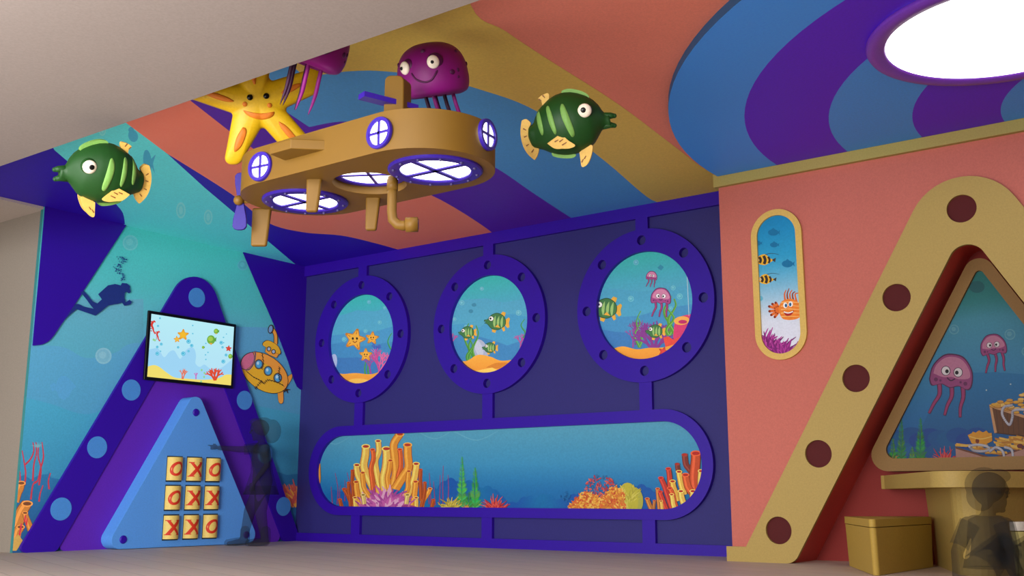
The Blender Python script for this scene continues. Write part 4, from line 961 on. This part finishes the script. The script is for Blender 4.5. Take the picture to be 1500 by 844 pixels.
back = [bm.verts.new((x, .012, z)) for x, z in pol]; n = len(pol)
for a_, b_ in zip([back]+rings, rings):
    for i in range(n): bm.faces.new((a_[i], a_[(i+1) % n], b_[(i+1) % n], b_[i]))
bm.faces.new(rings[-1]); 
for t in tess([pol]): bm.faces.new([back[i] for i in t])
from_bm('body', bm, SY, st, True)
def patch(name, pts, m, lift=.004):
    q = [sc(*p) for p in smooth_line(list(pts)+[pts[0]], 4)[:-1]]; cx_ = sum(a for a, b in q)/len(q); cz_ = sum(b for a, b in q)/len(q)
    b2 = bmesh.new(); rr = []
    for k in (1.0, .7, .4): rr.append([b2.verts.new((cx_+(x-cx_)*k, -.012-sh(cx_+(x-cx_)*k, cz_+(z-cz_)*k)-lift*(1.6-k), cz_+(z-cz_)*k)) for x, z in q])
    c0 = b2.verts.new((cx_, -.012-sh(cx_, cz_)-lift*1.6, cz_)); n = len(q)
    for a_, b_ in zip(rr, rr[1:]):
        for i in range(n): b2.faces.new((a_[i], a_[(i+1) % n], b_[(i+1) % n], b_[i]))
    for i in range(n): b2.faces.new((rr[-1][i], rr[-1][(i+1) % n], c0))
    bb = [b2.verts.new((x, -.012-sh(x, z)+.006, z)) for x, z in q]
    for i in range(n): b2.faces.new((bb[i], bb[(i+1) % n], rr[0][(i+1) % n], rr[0][i]))
    return from_bm(name, b2, m, st, True)
Zs = lambda L: [(260+x/4.963, 30+y/4.963) for x, y in L]
patch('groove', Zs([(203, 560), (250, 556), (340, 575), (415, 605), (380, 616), (300, 605), (220, 580)]), SO)
patch('groove', Zs([(530, 420), (545, 400), (562, 425), (562, 470), (550, 476), (536, 450)]), SO)
patch('groove', Zs([(745, 520), (780, 480), (850, 445), (890, 440), (870, 470), (800, 515), (755, 524)]), SO)
patch('groove', Zs([(738, 722), (790, 745), (850, 800), (880, 840), (860, 860), (800, 815), (750, 755)]), SO)
patch('groove', [(358, 188), (363, 190), (363, 200), (357, 216), (349, 224), (347, 219), (350, 203)], SO)
patch('mouth', Zs([(482, 664), (540, 674), (600, 676), (660, 668), (705, 656), (695, 690), (650, 714), (600, 720), (550, 712), (505, 692)]), SO)
for x, y in ((526, 571), (641, 551)): patch('eye', circle(260+x/4.963, 30+y/4.963, 4.2, 12), PUP, .01)
for x, y in ((493, 621), (669, 614)): patch('cheek', circle(260+x/4.963, 30+y/4.963, 3.5, 12), SO, .004)
v = sp-EYEP; place(st, sp, Matrix.Rotation(atan2(v.y, v.x)-pi/2, 4, 'Z')@Matrix.Rotation(radians(17), 4, 'X'))

# ---- hanging submarine
WD = mat('honey_wood', (114, 82, 23), .5, .06, 12); WD2 = mat('honey_wood_edge', (114, 82, 23), .5, .06, 12)
RIMP = mat('porthole_violet', (52, 30, 146), .35); BOLT = mat('bolt_grey', (70, 62, 110), .35)
GLOW = mat('porthole_glow', (255, 255, 255), .5, 0, emit=(255, 253, 255), strength=3.2)
SX0, SX1, SYC, SR, SZ0, SZ1 = -4.04, -3.22, 3.675, .34, 2.0, 2.19
sub = thing('hanging_submarine', 'honey coloured hanging submarine lamp with glowing violet-rimmed portholes', 'submarine lamp', ((SX0+SX1)/2, SYC, SZ0))
sub_root = sub
def S(o): return part_at(o, sub_root)
hullo = circle(SX1, SYC, SR, 40, a0=-pi/2, a1=pi/2)+circle(SX0, SYC, SR, 40, a0=pi/2, a1=1.5*pi)
well = circle(-3.585, 3.675, .185, 48)
UP = Plane(2, SZ1)
o = plate('hull', UP, hullo, WD, None, [well], 0, SZ1-SZ0); bevel(o, .012, 3); S(o)
def porthole(c, nrm, r, rim_w, t, bolts=0, twist=0, rimname='porthole'):
    nrm = nrm.normalized(); x, y = frame_of(nrm); x, y = x*cos(twist)+y*sin(twist), y*cos(twist)-x*sin(twist); N = 48
    bm = bmesh.new()
    prof = [(r, -.004), (r, t*.6), (r-rim_w*.12, t), (r-rim_w*.88, t), (r-rim_w, t*.6), (r-rim_w, -.002)]
    bm_loft(bm, [[c+nrm*h+(x*cos(2*pi*k/N)+y*sin(2*pi*k/N))*q for k in range(N)] for q, h in prof], caps=False)
    B = Matrix((x, y, nrm)).transposed()
    for d in (0, 1):
        bm_box(bm, c+nrm*(t*.45), ((2*(r-rim_w*.5), max(.012, rim_w*.46), t*.5) if d == 0 else (max(.012, rim_w*.46), 2*(r-rim_w*.5), t*.5)), B)
    o = from_bm(rimname, bm, RIMP); S(o)
    b2 = bmesh.new(); vs = [b2.verts.new(c+nrm*.002+(x*cos(2*pi*k/N)+y*sin(2*pi*k/N))*(r-rim_w*.9)) for k in range(N)]; b2.faces.new(vs)
    g = from_bm('glowing_pane', b2, GLOW); g.parent = o
    for i in range(bolts):
        a_ = 2*pi*(i+.5)/bolts; q = c+nrm*(t+.001)+(x*cos(a_)+y*sin(a_))*(r-rim_w*.45)
        b3 = bmesh.new(); bm_ball(b3, q, .0085, 10, 6); ob = from_bm('bolt', b3, BOLT, None, True); ob.parent = o
    return o
sub_root_inv = Matrix.Translation(sub.location).inverted()
D_ = Vector((0, 0, -1))
porthole(Vector((-3.165, 3.69, SZ0)), D_, .228, .058, .014, 12, radians(88))
porthole(Vector((-4.077, 3.70, SZ0)), D_, .226, .058, .014, 12, radians(88))
porthole(Vector((-3.585, 3.675, SZ0+.05)), D_, .184, .034, .012, 0, radians(60))
p = hit(556, 195, 1, SYC-SR); porthole(p, Vector((0, -1, 0)), .076, .019, .012, 0, 0)
for x_, y_, cxe, dr in ((711, 198, SX1, 1), (384, 245, SX0, -1)):       # on the round ends
    d = ray(x_, y_); A2 = d.x**2+d.y**2; bx, by = EYEP.x-cxe, EYEP.y-SYC; B2 = bx*d.x+by*d.y; C2 = bx*bx+by*by-SR*SR
    t = (-B2-sqrt(max(0, B2*B2-A2*C2)))/A2; q = EYEP+d*t; porthole(q+Vector((q.x-cxe, q.y-SYC, 0)).normalized()*.009, Vector((q.x-cxe, q.y-SYC, 0)), .076, .019, .014, 0, 0)
# feet
def slab(name, quad, thick, axis, m=WD, bw=.008):
    bm = bmesh.new(); t = axis.normalized()*thick/2
    A_ = [bm.verts.new(Vector(p)-t) for p in quad]; B_ = [bm.verts.new(Vector(p)+t) for p in quad]; n = len(quad)
    bm.faces.new(A_); bm.faces.new(B_)
    for i in range(n): bm.faces.new((A_[i], A_[(i+1) % n], B_[(i+1) % n], B_[i]))
    o = from_bm(name, bm, m); S(o); bevel(o, bw, 3); return o
for (x_, y_), hgt, w0, w1 in (((461, 264), .165, .078, .058), ((547, 291), .175, .078, .058), ((384, 308), .205, .105, .085)):
    q = hit(x_, y_, 2, SZ0); ax = Vector((.806, .592, 0))
    slab('foot', [q-ax*w0/2+Vector((0, 0, .01)), q+ax*w0/2+Vector((0, 0, .01)), q+ax*w1/2-ax*.008-Vector((0, 0, hgt)), q-ax*w1/2-ax*.008-Vector((0, 0, hgt))], .035, Vector((-.592, .806, 0)), WD, .012)
# periscope
q = hit(575, 265, 2, SZ0); ax = Vector((.806, .592, 0))
pts = [q+Vector((0, 0, .02)), q-Vector((0, 0, .08)), q-Vector((0, 0, .16)), q-Vector((0, 0, .20))+ax*.006, q-Vector((0, 0, .225))+ax*.03, q-Vector((0, 0, .23))+ax*.06, q-Vector((0, 0, .225))+ax*.075]
bm = bmesh.new(); bm_tube(bm, pts, [.024]*3+[.025, .025, .026, .026], 18); bm_tube(bm, [q-Vector((0, 0, .226))+ax*.07, q-Vector((0, 0, .224))+ax*.13], [.037, .037], 24); bm_tube(bm, [q+Vector((0, 0, .004)), q-Vector((0, 0, .05))], .028, 18)
S(from_bm('periscope', bm, WD, None, True))
b2 = bmesh.new(); bm_tube(b2, [q-Vector((0, 0, .224))+ax*.128, q-Vector((0, 0, .224))+ax*.133], .028, 20); S(from_bm('periscope_lens', b2, mat('lens_brown', (120, 84, 34), .3)))
# side wing, tower, propellers
yn = SYC-SR
w = [hit(x_, y_, 1, yn) for x_, y_ in ((420, 224), (482, 214))]
zw = (w[0].z+w[1].z)/2+.0
slab('side_fin', [Vector((w[0].x-.02, yn+.05, zw)), Vector((w[0].x-.0, yn-.11, zw)), Vector((w[0].x+.15, yn-.11, zw)), Vector((w[1].x+.02, yn+.05, zw))], .05, Vector((0, 0, 1)), WD, .006)
tw = at_depth(583, 137, 5.15); print('tower', tw)
tz0, tz1 = SZ1-.02, at_depth(583, 113, 5.15).z
base = Vector((tw.x, tw.y, 0)); wx = Vector((.806, .592, 0))
tq = rounded([(-.050, tz0), (-.046, tz1), (.046, tz1), (.050, tz0)], [0, .03, .03, 0], 6)
slab('tower', [base+wx*u+Vector((0, 0, z)) for u, z in tq], .085, Vector((-.25, .97, 0)), WD, .006)
c = base+Vector((0, 0, tz0+(tz1-tz0)*.55)); ax2 = Vector((-.29, -.957, .0)).normalized()
bm = bmesh.new(); B = Matrix((ax2, Vector((0, 0, 1)).cross(ax2), Vector((0, 0, 1)))).transposed(); bm_box(bm, c+ax2*.05, (.30, .06, .026), B); S(from_bm('tower_bar', bm, RIMP))
pc = at_depth(353, 295, (hit(362, 300, 2, SZ0)-EYEP).dot(fw)); pn = Vector((-1, -.25, 0)).normalized(); side = Vector((-.25, 1, 0)).normalized()
for s in (1, -1):
    prof = [(0, .016), (.05, .026), (.10, .036), (.14, .038), (.155, .028), (.16, .01)]
    L_ = [pc+Vector((0, 0, s*h))+ax_*w_ for ax_ in (Vector((.806, .592, 0)),) for h, w_ in prof]; R_ = [pc+Vector((0, 0, s*h))-Vector((.806, .592, 0))*w_ for h, w_ in prof]
    slab('propeller_blade', L_+R_[::-1], .018, Vector((-.592, .806, 0)), mat('propeller_violet', (40, 22, 122), .5), .004)
b2 = bmesh.new(); bm_ball(b2, pc+Vector((.592, -.806, 0))*.02-Vector((.806, .592, 0))*.008, (.027, .027, .027), 18, 12); bm_tube(b2, [pc, pc+Vector((.806, .592, 0))*.12+Vector((0, 0, .0))], .012, 12); S(from_bm('propeller_hub', b2, WD, None, True))

# ================================================================== table and stools at the yellow A-frame
def loft_poly(name, lo, hi, m, z0, z1, parent=None, bw=0):
    bm = bmesh.new(); A_ = [bm.verts.new((x, y, z0)) for x, y in lo]; B_ = [bm.verts.new((x, y, z1)) for x, y in hi]; n = len(lo)
    for t in tess([lo]): bm.faces.new([A_[i] for i in t])
    for t in tess([hi]): bm.faces.new([B_[i] for i in t])
    for i in range(n): bm.faces.new((A_[i], A_[(i+1) % n], B_[(i+1) % n], B_[i]))
    bmesh.ops.dissolve_limit(bm, angle_limit=.01, verts=bm.verts, edges=bm.edges)
    o = from_bm(name, bm, m); 
    if bw: bevel(o, bw, 4)
    if parent: part_at(o, parent)
    return o
def grow(poly, k):
    cx = sum(p[0] for p in poly)/len(poly); cy = sum(p[1] for p in poly)/len(poly); return [(cx+(x-cx)*k, cy+(y-cy)*k) for x, y in poly]
tt = thing('play_table', 'yellow triangular play table built into the alcove under the picture', 'table', (AX, 7.2, 0))
loft_poly('tabletop', *(2*[rounded([(-2.36, 7.60), (-2.33, 7.58), (AX, 6.25), (-.87, 7.58), (-.84, 7.60), (-.84, 7.795), (-2.36, 7.795)], [.0, .03, .16, .03, 0, 0, 0], 10)]), YEL, .512, .606, tt, .012)
pb = rounded([(-2.09, 7.795), (AX, 6.62), (-1.11, 7.795)], [.03, .12, .03], 8); loft_poly('pedestal', pb, [(AX+(x-AX)*1.07, 7.795+(y-7.795)*1.03) for x, y in pb], YEL, 0, .512, tt, .0)
STY = mat('stool_yellow', (182, 150, 66), .6); STP = mat('stool_pale_yellow', (190, 178, 106), .5); LID_HI = mat('lid_highlight', (214, 206, 190), .35)  # second stool's lid colour is whitened to paint in the lamp's highlight
def stool(label, poly, rad_, m, ml):
    cx = sum(p[0] for p in poly)/len(poly); cy = sum(p[1] for p in poly)/len(poly)
    t = thing('play_stool', label, 'stool', (cx, cy, 0), 'yellow play stools')
    q = rounded(poly, rad_, 8)
    loft_poly('body', grow(q, .965), q, m, .002, .278, t, .01); loft_poly('lid', *(2*[grow(q, 1.012)]), ml, .282, .328, t, .018)
stool('yellow wedge-shaped stool standing left of the table in front of the alcove', [(-2.525, 7.28), (-2.06, 6.40), (-2.01, 7.50), (-2.16, 7.66)], [.05, .022, .04, .05], STY, STY)
stool('pale yellow stool, its lid painted with a white highlight, behind the sitting child at the right edge', [(-1.315, 6.17), (-.78, 6.55), (-1.10, 6.92)], [.05, .06, .05], STP, LID_HI)

# ================================================================== the two see-through children
GB = ghost('ghost_body', (36, 36, 36), .58); GC = ghost('ghost_cloth', (32, 34, 36), .42); GH = ghost('ghost_hair', (44, 44, 42), .42)
def remesh(name, bm, m, parent, vox=.006, it=6):
    bmesh.ops.recalc_face_normals(bm, faces=bm.faces)
    me = bpy.data.meshes.new(name); bm.to_mesh(me); bm.free(); tmp = bpy.data.objects.new('tmp', me); COL.objects.link(tmp)
    r = tmp.modifiers.new('r', 'REMESH'); r.mode = 'VOXEL'; r.voxel_size = vox
    s = tmp.modifiers.new('s', 'SMOOTH'); s.iterations = it; s.factor = .5
    dg = bpy.context.evaluated_depsgraph_get(); dg.update(); m2 = bpy.data.meshes.new_from_object(tmp.evaluated_get(dg)); m2.name = name
    bpy.data.objects.remove(tmp); m2.materials.clear(); return link(name, m2, m, parent, True)
def limb(bm, pts, rad_):
    bm_tube(bm, pts, rad_, 14)
    for p, r in zip(pts, rad_): bm_ball(bm, p, r*.995, 14, 10)
def hand(bm, wrist, d, side, s=1.0, point=False, palm_n=None):
    """palm plus five fingers; d along the hand, side towards the thumb"""
    d = Vector(d).normalized(); side = Vector(side); side = (side-d*side.dot(d)).normalized(); n = d.cross(side); w = Vector(wrist)
    bm_tube(bm, [w, w+d*.025*s, w+d*.055*s], [.016*s, .023*s, .022*s], 12); bm_ball(bm, w+d*.035*s, (.024*s, .024*s, .020*s), 12, 8)
    for i, (o_, L) in enumerate(((.019, .050), (.007, .056), (-.006, .052), (-.018, .041))):
        a_ = w+d*.052*s+side*o_*s
        if point and i > 0: pts = [a_, a_+d*.016*s+n*.004*s, a_+d*.014*s+n*.024*s, a_-d*.006*s+n*.026*s]
        else: pts = [a_, a_+d*L*.45*s+n*.001*s, a_+d*L*.8*s+n*(.003 if point else .010)*s, a_+d*L*s+n*(.005 if point else .018)*s]
        limb(bm, pts, [.0085*s, .0080*s, .0074*s, .0062*s])
    a_ = w+d*.016*s+side*.018*s; limb(bm, [a_, a_+d*.014*s+side*.016*s+n*.008*s, a_+d*.032*s+side*.020*s+n*.014*s], [.010*s, .0088*s, .007*s])
def head(bm, c, f, s, h):
    """skull, jaw, nose, brow, lips and ears; f = face direction, h = height"""
    f = Vector(f).normalized(); l = Vector((0, 0, 1)).cross(f).normalized(); u = f.cross(l); B = Matrix((f, l, u)).transposed(); c = Vector(c)
    bm_ball(bm, c+u*h*.08, (h*.44, h*.36, h*.42), 24, 16, B); bm_ball(bm, c-u*h*.20+f*h*.10, (h*.30, h*.27, h*.28), 20, 14, B)
    bm_tube(bm, [c+f*h*.38+u*h*.08, c+f*h*.47-u*h*.07], [h*.03, h*.055], 10); bm_ball(bm, c+f*h*.46-u*h*.07, h*.055, 10, 8)
    bm_ball(bm, c+f*h*.36-u*h*.24, (h*.055, h*.11, h*.035), 12, 8, B); bm_ball(bm, c+f*h*.30-u*h*.40, (h*.09, h*.11, h*.07), 12, 8, B)
    for sd in (-1, 1):
        bm_ball(bm, c+l*sd*h*.36-u*h*.02-f*h*.02, (h*.07, h*.04, h*.11), 12, 8, B); bm_ball(bm, c+f*h*.37+l*sd*h*.14+u*h*.10, (h*.05, h*.09, h*.03), 10, 6, B)
    return B
def eyes(root, c, B, h):
    for sd in (-1, 1):
        b2 = bmesh.new(); bm_ball(b2, Vector(c)+B@Vector((h*.375, sd*h*.145, h*.02)), (h*.05, h*.07, h*.045), 14, 10, B); from_bm('eye', b2, GC, root, True)

# girl in front of the game board, one arm stretched to the top row of blocks
gp = Vector((-7.97, 6.82, 0)); 
girl = thing('person', 'translucent girl in a dress pointing at the game board', 'person', gp, None)
ang = atan2(-.80, -.58)                      # she faces the board
girl.rotation_euler = (0, 0, ang)
bm = bmesh.new()
limb(bm, [(-.01, 0, .60), (0, 0, .70), (.012, 0, .80), (.01, 0, .90)], [.098, .084, .092, .080]); limb(bm, [(.008, -.085, .915), (.008, .085, .915)], [.045, .045])
limb(bm, [(-.01, -.05, .58), (-.01, .05, .58)], [.088, .088])
limb(bm, [(.005, 0, .92), (.02, 0, 1.0)], [.038, .034])
hc = Vector((.035, 0, 1.085)); HB = head(bm, hc, (1, 0, -.14), 0, .205)
limb(bm, [(.01, -.125, .915), (.21, -.15, .905), (.40, -.12, .915)], [.040, .031, .021]); hand(bm, (.415, -.118, .917), (1, .1, .03), (0, 0, 1), .9, True)
limb(bm, [(0, .125, .91), (-.03, .175, .745), (.07, .165, .60)], [.040, .031, .021]); hand(bm, (.075, .165, .59), (.35, 0, -1), (1, 0, .2), .9)
limb(bm, [(-.01, -.06, .56), (.09, -.07, .32), (.135, -.07, .07)], [.082, .056, .036]); limb(bm, [(.12, -.07, .045), (.20, -.075, .03), (.27, -.08, .022)], [.034, .030, .020])
limb(bm, [(-.01, .06, .56), (.0, .07, .31), (-.05, .07, .07)], [.082, .056, .036]); limb(bm, [(-.06, .07, .045), (.02, .075, .03), (.09, .08, .022)], [.034, .030, .020])
remesh('body', bm, GB, girl); eyes(girl, hc, HB, .205)
bm = bmesh.new(); N = 40                      # dress with a flared skirt
def ringz(z, rx, ry, cx=0, wob=0): return [(cx+(rx+wob*sin(9*2*pi*k/N))*cos(2*pi*k/N), (ry+wob*sin(9*2*pi*k/N))*sin(2*pi*k/N), z) for k in range(N)]
bm_loft(bm, [ringz(.945, .055, .075, .012), ringz(.93, .085, .125, .01), ringz(.86, .105, .125, .012), ringz(.76, .10, .112, .006), ringz(.68, .105, .118), ringz(.58, .135, .145, 0, .003), ringz(.48, .165, .17, 0, .007), ringz(.475, .160, .165, 0, .007), ringz(.56, .13, .14)], caps=False)
from_bm('dress', bm, GC, girl, True)
for pts, r in (([(.02, -.115, .918), (.10, -.14, .91), (.165, -.148, .906)], [.056, .052, .050]), ([(0, .115, .915), (-.015, .155, .83), (-.024, .168, .77)], [.056, .052, .050])):
    bm = bmesh.new(); bm_tube(bm, pts, r, 18, caps=False); from_bm('sleeve', bm, GC, girl, True)
for x, y, s in ((.125, -.07, 1), (-.055, .07, 1)):
    bm = bmesh.new(); limb(bm, [(x, y, .14), (x-.004, y, .05)], [.046, .046]); limb(bm, [(x, y, .04), (x+.08, y-.004, .036), (x+.155, y-.01, .030)], [.042, .040, .032])
    for v in bm.verts: v.co.z = max(v.co.z, .002)
    remesh('boot', bm, GC, girl, .006, 4)
bm = bmesh.new(); bm_ball(bm, hc+Vector((-.030, 0, .035)), (.100, .090, .088), 24, 16); bm_ball(bm, hc+Vector((-.115, 0, -.01)), (.085, .080, .115), 20, 14); bm_ball(bm, hc+Vector((.035, 0, .075)), (.065, .070, .040), 18, 12)
remesh('hair', bm, GH, girl, .007, 4)

# boy sitting on the floor at the right edge
hp = at_depth(1450, 722, 5.25); bf = Matrix.Rotation(YAW*-1*-1, 4, 'Z')
fdir = (Vector((.806, .592, 0))*.88+Vector((-.592, .806, 0))*.47); fa = atan2(fdir.y, fdir.x)
boy = thing('person', 'translucent boy in a short-sleeved shirt sitting on the floor, facing right', 'person', (hp.x-fdir.x*.06, hp.y-fdir.y*.06, 0), None); boy.rotation_euler = (0, 0, fa)
hz = hp.z; k = hz/.53
V3 = lambda x, y, z: Vector((x, y, z*k))
bm = bmesh.new()
limb(bm, [V3(-.02, 0, .105), V3(.0, 0, .20), V3(.02, 0, .29), V3(.025, 0, .355)], [.090, .076, .078, .064]); limb(bm, [V3(.02, -.07, .365), V3(.02, .07, .365)], [.042, .042]); limb(bm, [V3(-.02, -.05, .095), V3(-.02, .05, .095)], [.085, .085])
limb(bm, [V3(.025, 0, .37), V3(.04, 0, .445)], [.036, .034]); hc = Vector((.062, 0, hz)); HB = head(bm, hc, (1, -.25, -.05), 0, .205)
limb(bm, [V3(.01, .105, .36), V3(-.06, .125, .21), V3(-.095, .11, .055)], [.038, .030, .021]); hand(bm, V3(-.096, .11, .045), (.5, .25, -.55), (1, -.2, .3), .85)
limb(bm, [V3(.02, -.105, .36), V3(.01, -.135, .21), V3(.0, -.14, .065)], [.038, .030, .021]); hand(bm, V3(.0, -.14, .055), (.55, -.1, -.55), (.6, 1, 0), .85)
for s in (-1, 1):
    limb(bm, [V3(-.01, s*.06, .10), V3(.235, s*.085, .235), V3(.335, s*.085, .06)], [.078, .054, .036]); limb(bm, [V3(.32, s*.085, .04), V3(.40, s*.09, .032), V3(.47, s*.095, .024)], [.033, .029, .020])
remesh('body', bm, GB, boy); eyes(boy, hc, HB, .205)
bm = bmesh.new()
def rk(z, rx, ry, cx): return [(cx+rx*cos(2*pi*q/N), ry*sin(2*pi*q/N), z*k) for q in range(N)]
bm_loft(bm, [rk(.405, .05, .06, .03), rk(.385, .072, .098, .025), rk(.32, .086, .10, .022), rk(.22, .088, .10, .005), rk(.13, .10, .108, -.015), rk(.135, .096, .104, -.015)], caps=False); from_bm('shirt', bm, GC, boy, True)
for pts in ([V3(.012, .095, .365), V3(-.02, .115, .29), V3(-.048, .123, .235)], [V3(.02, -.095, .365), V3(.015, -.12, .29), V3(.01, -.132, .24)]):
    bm = bmesh.new(); bm_tube(bm, pts, [.050, .046, .046], 18, caps=False); from_bm('sleeve', bm, GC, boy, True)
for s in (-1, 1):
    bm = bmesh.new(); bm_tube(bm, [V3(.0, s*.06, .105), V3(.12, s*.075, .175), V3(.235, s*.085, .24), V3(.275, s*.085, .17)], [.092, .080, .068, .064], 18, caps=False); from_bm('trouser_leg', bm, GC, boy, True)
    bm = bmesh.new(); limb(bm, [V3(.325, s*.085, .042), V3(.40, s*.09, .036), V3(.475, s*.095, .030)], [.040, .038, .030])
    for v in bm.verts: v.co.z = max(v.co.z, .002)
    remesh('shoe', bm, GC, boy, .006, 4)
bm = bmesh.new(); hf = Vector((1, -.25, 0)).normalized()
bm_ball(bm, hc+Vector((-.028, .004, .036)), (.102, .090, .090), 24, 16); bm_ball(bm, hc+hf*.055+Vector((0, 0, .082)), (.055, .062, .036), 18, 12); bm_ball(bm, hc-hf*.060-Vector((0, 0, .02)), (.050, .074, .07), 16, 12)
remesh('hair', bm, GH, boy, .007, 4)

# ================================================================== light
w = bpy.data.worlds.new('world'); scn.world = w; w.use_nodes = True
w.node_tree.nodes['Background'].inputs[0].default_value = (.97, .97, 1.0, 1); w.node_tree.nodes['Background'].inputs[1].default_value = WORLD
def area(name, loc, target, size, energy, col=(1, .985, .97), spread=180):
    l = bpy.data.lights.new(name, 'AREA'); l.shape = 'RECTANGLE'; l.size, l.size_y = size; l.energy = energy; l.color = col; l.spread = radians(spread)
    o = bpy.data.objects.new(name, l); COL.objects.link(o); o.location = loc; o.rotation_euler = (Vector(target)-Vector(loc)).to_track_quat('-Z', 'Y').to_euler(); return o
area('room_light', (-3.4, -.6, 2.2), (-5.2, 6.5, 1.3), (5.0, 1.2), KEY)
area('side_light', (1.8, .8, 1.7), (-8.5, 6.2, 1.4), (3.0, 2.0), LEFT)
area('added_uplight', (-5.2, -.2, .25), (-5.8, 5.0, 2.9), (6.5, 1.2), UPL)  # unseen uplight added to brighten the ceiling, in place of bounced light
area('added_down_light', (-3.8, 1.9, 2.43), (-4.2, 3.4, 0), (5.5, 1.2), DOWN)  # unseen lamp added under the soffit to brighten the floor
area('left_light', (-2.2, -3.0, 1.1), (-8.5, 6.0, 1.7), (3.0, 1.6), LFT2, spread=105)
scn.view_settings.view_transform = 'Standard'; scn.view_settings.look = 'None'; scn.view_settings.exposure = 0
scn.cycles.transparent_max_bounces = 48; scn.cycles.max_bounces = 8
